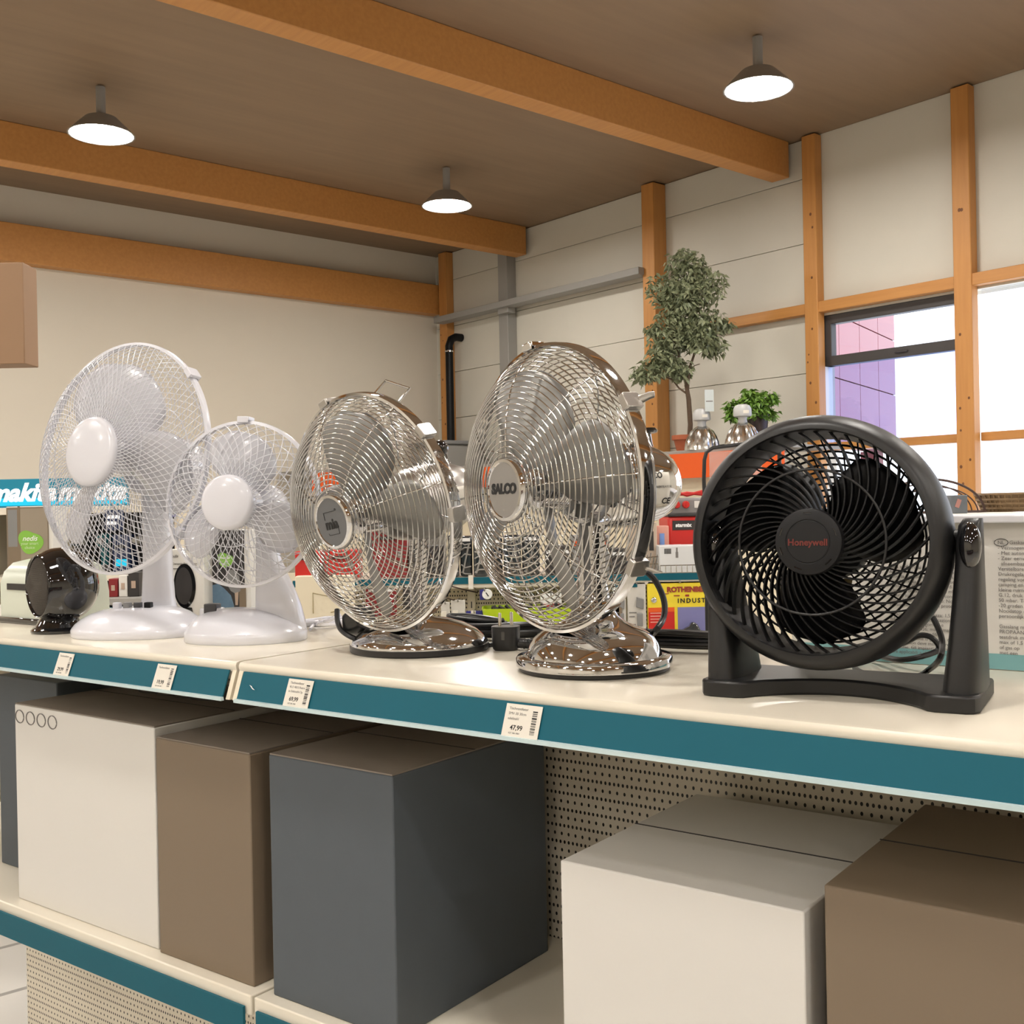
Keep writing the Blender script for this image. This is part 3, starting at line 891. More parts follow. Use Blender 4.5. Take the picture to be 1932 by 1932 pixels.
for z, xl, xr in ((0.010, 0.010, 0.094), (0.03, 0.012, 0.091), (0.055, 0.0135, 0.084), (0.08, 0.0145, 0.074), (0.105, 0.0155, 0.061), (0.13, 0.0165, 0.050), (0.16, 0.017, 0.046), (0.19, 0.017, 0.045)):
    cr4.append(sup(32, (xr - xl) / 2, 0.024 - 0.03 * z, 0.6, (xl + xr) / 2, 0.014, z))
MB().loft(cr4).build('column', M_white, f4, Bf, ang=60)
MB().box((0.03, 0.010, 0.20), (0.03, 0.05, 0.05)).build('tilt_joint', M_white, f4, Bf, bevel=0.008)
box('switch_frame', M_white, (-0.052, -0.014, 0.0455), (0.034, 0.024, 0.014), f4, Bf, 0.003)
box('rocker_switch', M_dgrey, (-0.049, -0.019, 0.0515), (0.022, 0.018, 0.016), f4, Bf, 0.002)
clip(f4, Mh4, R4, rad(88), M_white)
MB().lathe([(0, 0), (0.003, 0), (0.003, 0.001), (0, 0.001)], 12).build('rim_screw', M_grey, f4, Mh4 @ T((0, -R4 - 0.0006, 0.0)) @ RX(pi / 2))


# ---------------------------------------------------------------- black turbo fan
psi5 = rad(29)
pl, pr = onz(1318, 1313, SH), onz(1848, 1351, SH)
yaw5 = math.atan2(pr.y - pl.y, pr.x - pl.x)
Mb5 = frame((pl + pr) / 2, yaw5)
f5 = thing('table_fan', 'black turbo table fan with curved vanes between two side supports', 'fan', Mb5, 'table fans on the display shelf')
hw = (pr - pl).length / 2
R5 = 0.1265
hc5 = at(1542, 1023, 1.115)
Mh5 = head(hc5, psi5, rad(3)) @ Matrix.Scale(1.04, 4)
MB().lathe([(0.1085, 0.028), (0.1095, 0.0315), (0.113, 0.0315), (0.1175, 0.028), (0.1225, 0.018), (0.1258, 0.004), (0.1265, -0.010), (0.1255, -0.024), (0.121, -0.038), (0.112, -0.046), (0.1085, -0.046), (0.106, -0.040), (0.1075, -0.01), (0.1085, 0.028)], 96).build('housing_ring', M_black, f5, Mh5, ang=50)
# curved front vanes
P = []
nv = 46; r0, r1 = 0.030, 0.1085
vs = []; fs = []; NP = 18
for i in range(NP):
    u = i / (NP - 1); r = r0 + (r1 - r0) * u
    a = rad(58) * (u ** 0.85)
    z = 0.030 - 0.012 * u ** 2.0
    for (da, dz) in ((-0.0007, 0.0), (0.0007, 0.0), (0.0011, -0.008), (-0.0011, -0.008)):
        vs.append((r * math.cos(a) - da * math.sin(a + 0.6), r * math.sin(a) + da * math.cos(a + 0.6), z + dz))
for i in range(NP - 1):
    for k in range(4): fs.append((i * 4 + k, i * 4 + (k + 1) % 4, i * 4 + 4 + (k + 1) % 4, i * 4 + 4 + k))
fs += [(3, 2, 1, 0), tuple((NP - 1) * 4 + k for k in range(4))]
b = MB(); b.add(vs, fs); vme = b.mesh('vane', M_black2)
for k in range(nv): shared('vane', vme, f5, Mh5 @ RZ(2 * pi * k / nv))
MB().tube([(0.0705 * math.cos(2 * pi * k / 72), 0.0705 * math.sin(2 * pi * k / 72), 0.0275) for k in range(72)], 0.0013, 8, True).build('vane_hoop', M_black, f5, Mh5)
hb = MB().lathe([(0, 0.018), (0.031, 0.018), (0.0325, 0.022), (0.0325, 0.034), (0.0315, 0.037), (0.029, 0.0385), (0.0215, 0.039), (0.0208, 0.0384), (0.0200, 0.039), (0, 0.0395)], 64).build('hub_cap', mat('hub_black', (0.010, 0.010, 0.011), 0.5, spec=0.3), f5, Mh5)
text('Honeywell', 0.0088, M_logo, hb, Mh5 @ T((0, -0.001, 0.0396)), 0.00025, 0, 0.0002)
ib = MB()
for a in (90, 200, 315, 20, 160, 250):
    a = rad(a)
    ib.tube([(0.0275 * math.cos(a + d), 0.0275 * math.sin(a + d), 0.0388) for d in (-0.14, -0.07, 0, 0.07, 0.14)], 0.0006, 5)
ib.build('hub_slot', M_gloss, hb, Mh5)
# impeller and rear guard
me = blade_mesh('blade', M_black2, 0.022, 0.100, 0.125, rad(40), rad(22), rad(10), 0.8)
blades(f5, Mh5, me, 3, rad(20), -0.008, 0.002)
st5 = MB().prism([(-0.010, -0.012), (0.010, -0.014), (0.014, 0.012), (-0.012, 0.014)], 0, 0.0004).build('sticker', M_tan, f5, Mh5 @ T((0.020, -0.048, 0.0)) @ RX(rad(8)))
MB().lathe([(0, 0.012), (0.024, 0.012), (0.026, -0.01), (0.026, -0.03), (0, -0.03)], 32).build('blade_hub', M_black2, f5, Mh5)
rg = MB()
for i in range(12):
    r = 0.036 + 0.072 * i / 11
    rg.tube([(r * math.cos(2 * pi * k / 64), r * math.sin(2 * pi * k / 64), -0.062 + 0.018 * (i / 11) ** 3) for k in range(64)], 0.0013, 5, True)
for k in range(36):
    a = 2 * pi * k / 36
    rg.tube([(r * math.cos(a + (r - 0.03) * 3), r * math.sin(a + (r - 0.03) * 3), -0.061 + 0.018 * ((r - 0.036) / 0.072) ** 3 if r > 0.036 else -0.061) for r in (0.030, 0.05, 0.07, 0.09, 0.108)], 0.0011, 4)
rg.build('rear_grille', M_black2, f5, Mh5)
MB().lathe([(0, -0.055), (0.036, -0.055), (0.038, -0.062), (0.036, -0.088), (0.028, -0.094), (0, -0.095)], 40).build('motor_housing', M_black, f5, Mh5)
# base: two feet joined by a bar with a hollowed front edge
BO = Mb5.inverted() @ hc5
arc = [(-hw + 0.048 + (2 * hw - 0.096) * i / 24, 0.004 + 0.052 * math.sin(pi * i / 24) ** 0.75) for i in range(25)]
poly = [(-hw, 0.012), (-hw + 0.004, 0.004), (-hw + 0.012, 0.0), (-hw + 0.040, 0.0)] + arc + [(hw - 0.040, 0.0), (hw - 0.012, 0.0), (hw - 0.004, 0.004), (hw, 0.012), (hw, 0.125), (hw - 0.01, 0.132), (-hw + 0.01, 0.132), (-hw, 0.125)]
MB().prism(poly, 0.0, 0.017).build('base', M_black, f5, Mb5, bevel=0.0025)
for s in (-1, 1):
    rg_ = []
    for z, xi, wy, yc in ((0.012, 0.038, 0.112, 0.066), (0.03, 0.036, 0.106, 0.065), (0.06, 0.032, 0.092, 0.062), (0.10, 0.028, 0.070, 0.058), (0.135, 0.025, 0.052, 0.055), (0.160, 0.0235, 0.043, 0.054), (0.175, 0.0215, 0.032, 0.054), (0.182, 0.017, 0.016, 0.054)):
        pts = sup(24, xi / 2, wy / 2, 0.6, 0, yc, z)
        rg_.append([(s * (hw - xi / 2) + p[0] * 1.0, p[1], p[2]) for p in pts])
    if s < 0: rg_ = [r[::-1] for r in rg_]
    sp = MB().loft(rg_).build('side_support', M_black, f5, Mb5, ang=50)
    kz = 0.158
    MB().ball((0, 0, 0), 0.0205, 28, None, (0.50, 0.60, 1.12)).build('tilt_knob', M_gloss, sp, Mb5 @ T((s * (hw - 0.0095), 0.036, kz - 0.002)) @ RX(rad(-6)))
    MB().tube([Mb5 @ Vector((s * (hw - 0.018), 0.066, BO.z)), Mh5 @ Vector((s * 0.120, 0, -0.008))], 0.012, 16).build('pivot', M_black, sp)


# ---------------------------------------------------------------- cords and plugs on the shelf
def shp(px, py, dz=0.0):
    p = onz(px, py, SH); return Vector((p.x, p.y, SH + dz))


def coil(cx, cy, a, b2, yaw, n, r, z0, seed, k=14):
    rnd = random.Random(seed); pts = []
    for i in range(n * k + 1):
        t = 2 * pi * i / k; lp = i / k
        aa = a * (1 + 0.14 * math.sin(lp * 2.1 + seed)); bb = b2 * (1 + 0.16 * math.cos(lp * 1.7 + seed))
        x = aa * math.cos(t) + 0.006 * math.sin(lp * 3); y = bb * math.sin(t)
        pts.append((cx + x * math.cos(yaw) - y * math.sin(yaw), cy + x * math.sin(yaw) + y * math.cos(yaw), z0 + r + min(0.022, r * 1.1 * lp) * (0.75 + 0.25 * math.sin(t + seed)) + rnd.uniform(0, 0.0012)))
    return pts


def schuko(label, M, cord_pts):
    t = thing('power_plug', label, 'plug', M)
    bdy = [sup(28, 0.0195 * s, 0.0185 * s, 0.62, 0, 0, z) for s, z in ((0.80, 0.0), (0.92, 0.003), (0.97, 0.012), (1.0, 0.030), (1.0, 0.034))]
    MB().loft(bdy).build('body', M_rubber, t, M)
    box('contact_slot', M_gloss, (0.0, -0.0187, 0.022), (0.005, 0.001, 0.012), t, M)
    for s in (-1, 1):
        b = MB().lathe([(0, 0.034), (0.0024, 0.034), (0.0024, 0.051), (0.0018, 0.053), (0, 0.0535)], 14, T((s * 0.0095 * 0.75, s * 0.006, 0))); b.build('pin', M_brass, t, M)
    ribs = MB().tube([(0.016, 0, 0.010), (0.036, 0, 0.008), (0.046, 0, 0.007)], [0.0075, 0.0065, 0.0048], 14)
    for k in range(5): ribs.tube([(0.0255 + k * 0.004, 0, 0.009), (0.0275 + k * 0.004, 0, 0.009)], 0.0078 - 0.0004 * k, 14)
    ribs.build('strain_relief', M_rubber, t, M)
    if cord_pts:
        o = cable('cord', M_rubber, [M @ Vector((0.044, 0, 0.007))] + cord_pts, 0.0034, None, parent=t)
    return t


g = shp(955, 1226)
schuko('black mains plug standing with two pins up between the chrome fans', frame(g, rad(-12)), [shp(1010, 1228, 0.005), shp(1060, 1215, 0.004), shp(1120, 1210, 0.004)])
cc = shp(905, 1203)
cable('power_cable', M_rubber, [shp(828, 1206, 0.004), shp(845, 1192, 0.010), shp(880, 1203, 0.008), shp(925, 1222, 0.004)] + coil(cc.x + 0.03, cc.y, 0.085, 0.040, rad(-30), 6, 0.0034, SH, 2), 0.0036, 'black power cord coiled behind the low domed chrome fan', n=8, res=3)
loop = [(a + 0.0, c) for a, c in ((0, 0),)]
cable('cable_bundle', M_rubber, [Vector((p[0], p[1], p[2] + 0.014)) for p in coil(cc.x - 0.005, cc.y + 0.03, 0.045, 0.022, rad(-25), 4, 0.0034, SH, 5)], 0.0034, 'small black cord bundle lying on top of the coiled cord', n=8, res=3)
cb = shp(1262, 1222)
cable('power_cable', M_rubber, coil(cb.x, cb.y, 0.125, 0.035, rad(-34), 7, 0.0036, SH, 3), 0.0038, 'black power cord coiled between the tall chrome fan and black fan', n=8, res=3)
g0 = Mh1 @ Vector((0, -0.05, -0.09))
cable('power_cable', M_rubber, [at(1170, 1062, 1.43), at(1200, 1068, 1.44), at(1232, 1090, 1.44), at(1252, 1130, 1.44), at(1252, 1165, 1.43), at(1235, 1192, 1.42), shp(1222, 1212, 0.006)], 0.0042, 'thick black cord arching down from the tall chrome fan', n=10)
MB().tube([at(1216, 1190, 1.42), at(1228, 1200, 1.42)], 0.0055, 8).build('cord_tie', M_rubber, bpy.data.objects['power_cable.002'])
# plug and cord hanging behind the low domed chrome fan
Mpl = T(at(662, 1180, 1.60)) @ RZ(rad(20)) @ RX(rad(62)) @ RY(rad(28))
schuko('black mains plug lying on its side behind the low domed chrome fan', Mpl, [shp(700, 1200, 0.006), shp(725, 1206, 0.004), shp(760, 1205, 0.004)])
cable('power_cable', M_rubber, [at(636, 1150, 1.60), at(637, 1172, 1.59), at(645, 1190, 1.58), at(665, 1203, 1.57), at(690, 1210, 1.57)], 0.004, 'short black cord running round the plug behind the chrome fan', n=8)
wc = shp(606, 1186)
cable('white_cable', M_white, [shp(585, 1192, 0.004), shp(600, 1183, 0.012), at(618, 1172, 1.75), at(640, 1160, 1.74), at(628, 1166, 1.78), at(600, 1178, 1.80)] + [Vector(p) for p in coil(wc.x, wc.y + 0.03, 0.035, 0.030, 0.4, 4, 0.0030, SH, 8)], 0.0030, 'white power cord looped behind the small white fan', n=8, res=4)
# loops behind the black fan
cable('power_cable', M_rubber, [at(1760, 1165, 1.20), at(1772, 1190, 1.19), at(1778, 1215, 1.18), at(1772, 1245, 1.17), shp(1750, 1272, 0.004), shp(1728, 1284, 0.004), shp(1690, 1283, 0.004), shp(1640, 1280, 0.004), shp(1612, 1265, 0.005), shp(1640, 1252, 0.012), at(1700, 1245, 1.24), at(1768, 1228, 1.24), at(1760, 1205, 1.24), at(1735, 1199, 1.25), at(1700, 1215, 1.27), shp(1640, 1243, 0.01)], 0.0034, 'black power cord looping behind the black turbo fan', n=8)

# ================================================================== OTHER GOODS ON THE DISPLAY SHELF
# glossy black globe heater
g = shp(112, 1192)
Mg = frame(g, rad(-6))
t = thing('globe_heater', 'glossy black globe heater with a mesh front at the shelf end', 'heater', Mg)
MB().lathe([(0, 0), (0.045, 0), (0.047, 0.002), (0.047, 0.005), (0.043, 0.009), (0.040, 0.010), (0.035, 0.018), (0.03, 0.028), (0, 0.028)], 48).build('base', M_gloss, t, Mg)
Mhh = head(Mg @ Vector((0.004, 0, 0.082)), rad(46), rad(0))
prof = [(0, -0.064)] + [(0.0665 * math.sin(rad(a)), -0.064 * math.cos(rad(a))) for a in range(10, 126, 8)] + [(0.0545, 0.040), (0.053, 0.041), (0.0505, 0.038), (0.0505, 0.030), (0, 0.030)]
MB().lathe(prof, 64).build('body', M_gloss, t, Mhh, ang=40)
gm = MB()
for i in range(-24, 25):
    y = i * 0.0020; h = math.sqrt(max(0, 0.0503 ** 2 - y * y))
    gm.tube([(-h, y, 0.036 + 0.003 * (1 - (y / 0.05) ** 2)), (-h / 2, y, 0.0392 + 0.002 * (1 - (y / 0.05) ** 2)), (0, y, 0.040 + 0.002 * (1 - (y / 0.05) ** 2)), (h / 2, y, 0.0392 + 0.002 * (1 - (y / 0.05) ** 2)), (h, y, 0.036)], 0.0004, 4)
    gm.tube([(y, -h, 0.036), (y, -h / 2, 0.0402), (y, 0, 0.042), (y, h / 2, 0.0402), (y, h, 0.036)], 0.0004, 4)
gm.build('mesh_front', mat('heater_mesh', (0.14, 0.125, 0.11), 0.4, 0.5), t, Mhh)

# pale convector behind it
g = shp(128, 1178)
Mg = frame((g.x - 0.02, g.y + 0.03, SH), rad(-36))
t = thing('convector_heater', 'pale green enamelled convector heater behind the black globe', 'heater', Mg)
side = [(-0.048, 0.006), (0.052, 0.006), (0.052, 0.06), (0.046, 0.092), (0.034, 0.110), (0.012, 0.120), (-0.022, 0.114), (-0.040, 0.098), (-0.048, 0.075)]
Mxx = Mg @ Matrix(((0, 0, 1, 0), (1, 0, 0, 0), (0, 1, 0, 0), (0, 0, 0, 1)))
MB().prism(side, -0.14, 0.052).build('body', M_palegreen, t, Mxx, bevel=0.004)
MB().prism([(x * 0.93, 0.008 + (z - 0.006) * 0.95) for x, z in side], 0.052, 0.062).build('end_cap', M_greygreen, t, Mxx, bevel=0.003)
MB().prism([(x * 1.03, 0.004 + (z - 0.006) * 1.03) for x, z in side], 0.062, 0.070).build('end_plate', M_palegreen, t, Mxx, bevel=0.003)
MB().prism([(-0.055, 0.0), (0.055, 0.0), (0.055, 0.012), (-0.055, 0.012)], -0.14, 0.066).build('foot', M_gloss, t, Mxx, bevel=0.003)
box('outlet_slot', M_dark, (-0.05, -0.047, 0.07), (0.12, 0.006, 0.012), t, Mg)


def face_carton(name, label, x0, x1, yt, px_bot, Y, depth, body, yaw=0.0, z0=SH, cat='carton'):
    """carton standing on z0, its front face between two pixel columns at forward distance Y, top at pixel row yt"""
    c = at((x0 + x1) / 2, px_bot, Y)
    w = (x1 - x0) / F * Y / max(0.3, math.cos(yaw))
    ztop = at((x0 + x1) / 2, yt, Y).z
    h = ztop - z0
    M = frame((c.x, c.y, z0), yaw)
    t = thing(name, label, cat, M)
    box('body', body, (0, depth / 2, h / 2), (w, depth, h), t, M, 0.0015)
    return t, M @ T((0, -0.0006, h / 2)) @ FACE, w, h


def leaf_badge(parent, Mf, s):
    pts = []
    for k in range(32):
        a = 2 * pi * k / 32
        r = s * (1 + 0.10 * math.cos(2 * a + 0.8) + 0.10 * math.cos(3 * a - 0.6))
        pts.append((r * math.cos(a), r * math.sin(a)))
    o = MB().prism(pts, 0, 0.0004).build('leaf_badge', M_green, parent, Mf)
    text('nedis', s * 0.62, M_whitep, o, Mf @ T((-0.05 * s, s * 0.30, 0.0006)), 0.0001, 0.35)
    text('your smart\nchoice', s * 0.34, mat('pale_print', (0.6, 0.75, 0.45), 0.5), o, Mf @ T((-0.05 * s, -s * 0.28, 0.0006)))


t, Mf, w, h = face_carton('heater_carton', 'carton with a room photo and round green brand badge behind the black globe', 12, 104, 955, 1100, 2.24, 0.06, M_cartonw, rad(-6))
for nm, m_, x, y, a, b2 in (('photo', M_kraft, -0.004, 0.0, w - 0.010, h - 0.004), ('photo_window', M_grey, -w * 0.36, h * 0.30, w * 0.20, h * 0.34), ('photo_curtain', M_kraft, -w * 0.22, h * 0.32, w * 0.05, h * 0.36), ('photo_wall', mat('taupe_print', (0.30, 0.25, 0.19), 0.5), w * 0.10, h * 0.22, w * 0.58, h * 0.52)):
    MB().box((x, y, 0.0002 if nm == 'photo' else 0.0004), (a, b2, 0.0003)).build(nm, m_, t, Mf)
leaf_badge(t, Mf @ T((w * 0.02, h * 0.17, 0.0008)), 0.025)

t, Mf, w, h = face_carton('heater_carton', 'white fan heater carton showing a black oval heater between the white fans', 318, 388, 1036, 1165, 2.10, 0.07, M_cartonw, rad(-8))
ov = MB().prism([(0.0225 * math.cos(2 * pi * k / 40), 0.043 * math.sin(2 * pi * k / 40)) for k in range(40)], 0, 0.0004).build('printed_heater', M_gloss, t, Mf @ T((-0.003, -0.004, 0.0004)))
MB().prism([(0.0175 * math.cos(2 * pi * k / 40), 0.036 * math.sin(2 * pi * k / 40)) for k in range(40)], 0, 0.0003).build('printed_grille', M_dark, t, Mf @ T((-0.005, -0.004, 0.0008)))
MB().prism([(-0.015, -0.056), (0.015, -0.056), (0.013, -0.046), (-0.013, -0.046)], 0, 0.0004).build('printed_foot', M_gloss, t, Mf @ T((-0.002, 0, 0.0006)))
text('nedis', 0.008, M_inkg, t, Mf @ T((-0.024, h * 0.40, 0.0004)), 0, 0.3)
text('Ceramic Fan Heater', 0.0062, M_inkg, t, Mf @ T((-0.002, h * 0.29, 0.0004)))
bars([0.026], 0.004, 0.002, M_inkg, t, Mf @ T((-0.030, h * 0.22, 0.0004)))
b = MB()
for x in (-0.031, -0.023):
    b.tube([(x + 0.003 * math.cos(2 * pi * k / 16), -h * 0.30 + 0.0048 * math.sin(2 * pi * k / 16), 0.0004) for k in range(16)], 0.0006, 4, True)
b.build('printed_symbols', M_inkg, t, Mf)

t, Mf, w, h = face_carton('photo_carton', 'carton printed with a blue denim photo and green brand badge', 389, 474, 1000, 1165, 2.13, 0.06, M_cartonw, rad(-8))
MB().box((-0.004, 0, 0.0002), (w - 0.012, h * 0.99, 0.0003)).build('photo', M_dark, t, Mf)
MB().prism([(-0.047, -0.082), (-0.042, -0.045), (-0.032, -0.020), (-0.020, -0.017), (-0.008, -0.026), (0.006, -0.040), (0.012, -0.060), (0.012, -0.082)], 0, 0.0003).build('printed_jeans', M_denim, t, Mf @ T((0, h / 2 - 0.0865 - (h - 0.166) / 2, 0.0004)))
MB().prism([(-0.006, -0.010), (0.002, 0.012), (0.010, 0.012), (0.024, -0.002), (0.026, -0.030), (0.016, -0.036), (0.006, -0.030)], 0, 0.0003).build('printed_sleeve', M_grey, t, Mf @ T((0, -0.005, 0.0004)))
MB().prism([(0.014, -0.034), (0.022, -0.032), (0.020, -0.058), (0.015, -0.058)], 0, 0.0003).build('printed_strap', M_skin, t, Mf @ T((0, -0.005, 0.0006)))
MB().box((0.030, -0.05, 0.0004), (0.014, 0.05, 0.0003)).build('photo_detail', M_kraft, t, Mf)
leaf_badge(t, Mf @ T((-0.004, 0.026, 0.0008)), 0.015)
box('white_edge', M_cartonw, (w * 0.52 - 0.002, 0, 0.0006), (0.006, h, 0.002), t, Mf)

# big white appliance cartons with printed text behind the black fan
cpx = SI @ onz(1690, 1248, SH)
x0 = (SI @ onz(1500, 1236, SH)).x; x1 = x0 + 0.56
ctop = at(1800, 986, 1.30).z - SH
Mc = SF @ T((x0, SD - 0.03, 0))
t = thing('appliance_carton', 'wide white carton covered in printed notes behind the black fan', 'carton', Mc)
box('body', M_cartonw, (0.28, 0.055, ctop / 2), (0.56, 0.11, ctop), t, Mc, 0.0015)
box('lid', mat('white_lid', (0.70, 0.70, 0.74), 0.3), (0.28, 0.050, ctop + 0.004), (0.57, 0.13, 0.009), t, Mc, 0.0015)
box('teal_band', mat('teal_print', (0.20, 0.42, 0.44), 0.5), (0.28, -0.0004, 0.010), (0.558, 0.0006, 0.018), t, Mc)
Mf = Mc @ T((0, -0.0008, 0)) @ FACE
colA = ['Stufa a infrarossi con bruciatore a gas per GPL', 'Apparecchio a gas mobile: potenza per uscita', 'Potenza nominale; categoria: gas.', 'Tipo bombola: con valvola del serbatoio',
        'Consumo: 292 g/h; Pressione di uscita: G', 'Classe di emissione NOx: 50 mbar;', 'Misura: su ruote. Uso: solo consen-', 'tito in locali ben aerati: uso: Non', 'spostabile in marcia. Non proteggere', ' ',
        'Attacco: 8 mm. Lunghezza: 1,5 m. Tipo', 'tubo: EN 16436. Classificazione 2.', 'Linea del tubo: in gomma e', 'a norma EN 16436; min. - max', 'Eventuali danni o modifiche', 'renderanno nulla la garanzia del', '- inserto non deve mai essere a', 'eccessive. Gli impianti devono sempre', 'fare applicabili a altre. Tra tutte']
text('\n'.join(colA), 0.0058, M_inkg, t, Mf @ T((0.128, ctop - 0.106, 0)), 0, 0, 0.0001, 'LEFT', line=1.0)
colB = ['NL   Gaskachel', '- Vermogen traploos', '- Met automatische', '- Zeer eenvoudig en', '  afneembaar rooster', 'Verstelbare voet', 'Drukregelaar met', 'regeling voor de', 'camping en tuin', 'kleine ruimte', 'G.12, druk 30 -', '50 mbar. Tot', '-20 graden', 'Noodstop ook', 'persoonlijk', ' ', 'Gasslang met', 'PROPAAN en', 'testdruk max', 'max of 1,5', 'of gas op', 'met een']
text('\n'.join(colB), 0.0060, M_inkg, t, Mf @ T((0.254, ctop - 0.088, 0)), 0, 0, 0.0001, 'LEFT', line=1.02)
MB().tube([(0.258 + 0.0075 * math.cos(2 * pi * k / 24), ctop - 0.0235 + 0.0042 * math.sin(2 * pi * k / 24), 0) for k in range(24)], 0.0004, 4, True).build('printed_oval', M_ink, t, Mf)

# ================================================================== THE NEXT AISLE
GY = 3.30; GZ = at(870, 1090, GY).z
ga, gb_ = at(555, 1090, GY).x, at(1345, 1090, GY).x
GF = frame((0, GY, 0))
PEG2 = pegmat('cream_perforated_sheet', (0.70, 0.62, 0.46), 0.0125, 0.0021)
t = thing('tool_gondola', 'cream perforated gondola with a teal edged top shelf behind the chrome fans', 'shelf', GF)
box('top_board', M_shelf, ((ga + gb_) / 2, 0.20, GZ - 0.015), (gb_ - ga, 0.44, 0.03), t, GF, 0.002)
box('price_rail', M_teal, ((ga + gb_) / 2, -0.022, GZ - 0.008), (gb_ - ga, 0.006, 0.020), t, GF)
box('back_panel', PEG2, (0, 0, 0), (gb_ - ga, 0.02, GZ - 0.05), t, GF @ T(((ga + gb_) / 2, 0.10, (GZ - 0.05) / 2 + 0.01)))
for px in (887, 560, 1180, 1340):
    x = at(px, 1100, GY).x
    up = box('upright', M_shelf_e, (x, 0.0835, GZ / 2), (0.026, 0.014, GZ - 0.04), t, GF, 0.002)
    sl = MB()
    for k in range(9): sl.box((x, 0.0762, GZ - 0.09 - k * 0.045), (0.0035, 0.001, 0.020))
    sl.build('slots', M_dark, up, GF, kind='stuff')
box('label_holder', M_paper, (at(889, 1092, GY).x, -0.028, GZ - 0.012), (0.015, 0.004, 0.042), t, GF)


def gbox(name, label, cat, x0, y0, x1, y1, m, dep=0.10, Y=GY, group=None, bevel=0.003, rest=None):
    """box-shaped product whose front face covers a pixel rectangle at forward distance Y"""
    a = at(x0, (y0 + y1) / 2, Y); c = at(x1, (y0 + y1) / 2, Y)
    zt = at((x0 + x1) / 2, y0, Y).z; zb = at((x0 + x1) / 2, y1, Y).z if rest is None else rest
    M = frame(((a.x + c.x) / 2, Y, zb))
    t = thing(name, label, cat, M, group)
    w, h = c.x - a.x, zt - zb
    box('body', m, (0, dep / 2, h / 2), (w, dep, h), t, M, bevel)
    return t, M, w, h


# smoked blister packs on the top shelf
rnd = random.Random(4)
xs = [845, 868, 893, 922, 950, 985, 1020]
desc = ['leftmost', 'second', 'third', 'fourth', 'fifth', 'sixth']
for i in range(6):
    t, M, w, h = gbox('blister_pack', 'smoked plastic tool pack on the teal edged shelf, %s from the small chrome fan' % desc[i], 'tool pack', xs[i], 1010 + rnd.randint(-4, 8), xs[i + 1] - 2, 1088, M_smoke, 0.09, GY + 0.02 + 0.02 * (i % 2), 'smoked tool packs', 0.008, GZ)
    b = MB()
    for k in range(5):
        z = h * (0.12 + 0.18 * k); b.tube([(-w * 0.4, -0.003, z), (-w * 0.1, -0.006, z + rnd.uniform(-0.012, 0.012)), (w * 0.4, -0.003, z + rnd.uniform(-0.01, 0.01))], 0.0025, 5)
    b.tube([(-w * 0.3, -0.005, h * 0.1), (w * 0.25, -0.005, h * 0.8)], 0.003, 5)
    b.build('tool_outline', M_steel, t, M)
    box('shelf_card', M_whitep, (0, -0.002, h - 0.012), (w * 0.7, 0.004, 0.010), t, M)
for (x0, x1, y0, lab, m_) in ((1030, 1075, 1030, 'dark boxed drill on the tool gondola behind the tall chrome fan', M_dark), (1080, 1150, 1010, 'grey boxed tool on the gondola behind the tall chrome fan column', M_grey), (1155, 1182, 1035, 'narrow black tool box on the gondola beside the beige box', M_dark)):
    t, M, w, h = gbox('tool_box', lab, 'tool box', x0, y0, x1, 1088, m_, 0.10, GY + 0.02, None, 0.004, GZ)
    box('printed_band', M_orange if m_ is M_grey else M_whitep, (0, -0.002, h * 0.8), (w * 0.94, 0.003, h * 0.12), t, M)
t, M, w, h = gbox('tool_box', 'beige cardboard box with a dark window on the gondola', 'tool box', 1186, 985, 1240, 1086, mat('beige_card', (0.52, 0.42, 0.33), 0.6), 0.08, GY + 0.10, None, 0.003, GZ)
box('window', M_dark, (w * 0.30, -0.001, h * 0.62), (0.014, 0.002, 0.06), t, M)
b = MB()
for k in range(9):
    b.tube([(-w * 0.45 + w * 0.11 * k, -0.05, 0.0), (-w * 0.45 + w * 0.11 * k + 0.01, -0.05, 0.05 + 0.006 * (k % 3))], 0.0016, 5)
b.tube([(-w * 0.5, -0.05, 0.045), (w * 0.5, -0.05, 0.05)], 0.002, 5).tube([(-w * 0.5, -0.05, 0.025), (w * 0.5, -0.05, 0.028)], 0.002, 5)
b.build('wire_tray', M_wire, t, M)
t, M, w, h = gbox('product_pack', 'pink and blue printed pack next to the red vacuum cleaner', 'pack', 1233, 992, 1263, 1086, M_pink, 0.06, GY + 0.16, None, 0.003, GZ)
box('blue_panel', mat('sky_print', (0.2, 0.35, 0.75), 0.3), (w * 0.05, -0.001, h * 0.68), (w * 0.30, 0.002, h * 0.30), t, M)
box('orange_panel', M_orange, (-w * 0.3, -0.001, h * 0.30), (w * 0.36, 0.002, h * 0.5), t, M)
# red shop vacuum
t, M, w, h = gbox('vacuum_cleaner', 'red and grey workshop vacuum cleaner standing behind the white box', 'vacuum cleaner', 1261, 972, 1345, 1086, M_red, 0.22, GY + 0.16, None, 0.012, GZ)
pan = box('control_panel', mat('vac_grey', (0.22, 0.21, 0.21), 0.45), (0.004, 0.08, h + 0.028), (w * 0.92, 0.15, 0.056), t, M @ Matrix.Identity(4), 0.008)
box('gasket', M_dark, (0, 0.09, h + 0.001), (w * 1.0, 0.19, 0.010), t, M, 0.003)
for dx in (-0.042, -0.012):
    MB().lathe([(0, 0.014), (0.010, 0.013), (0.0125, 0.0), (0, 0)], 20).box((0, 0, 0.014), (0.004, 0.020, 0.005)).build('dial', M_red, pan, M @ T((dx, 0.004, h + 0.034)) @ FACE)
box('display', M_cartonw, (0.026, 0.004, h + 0.034), (0.022, 0.003, 0.022), pan, M)
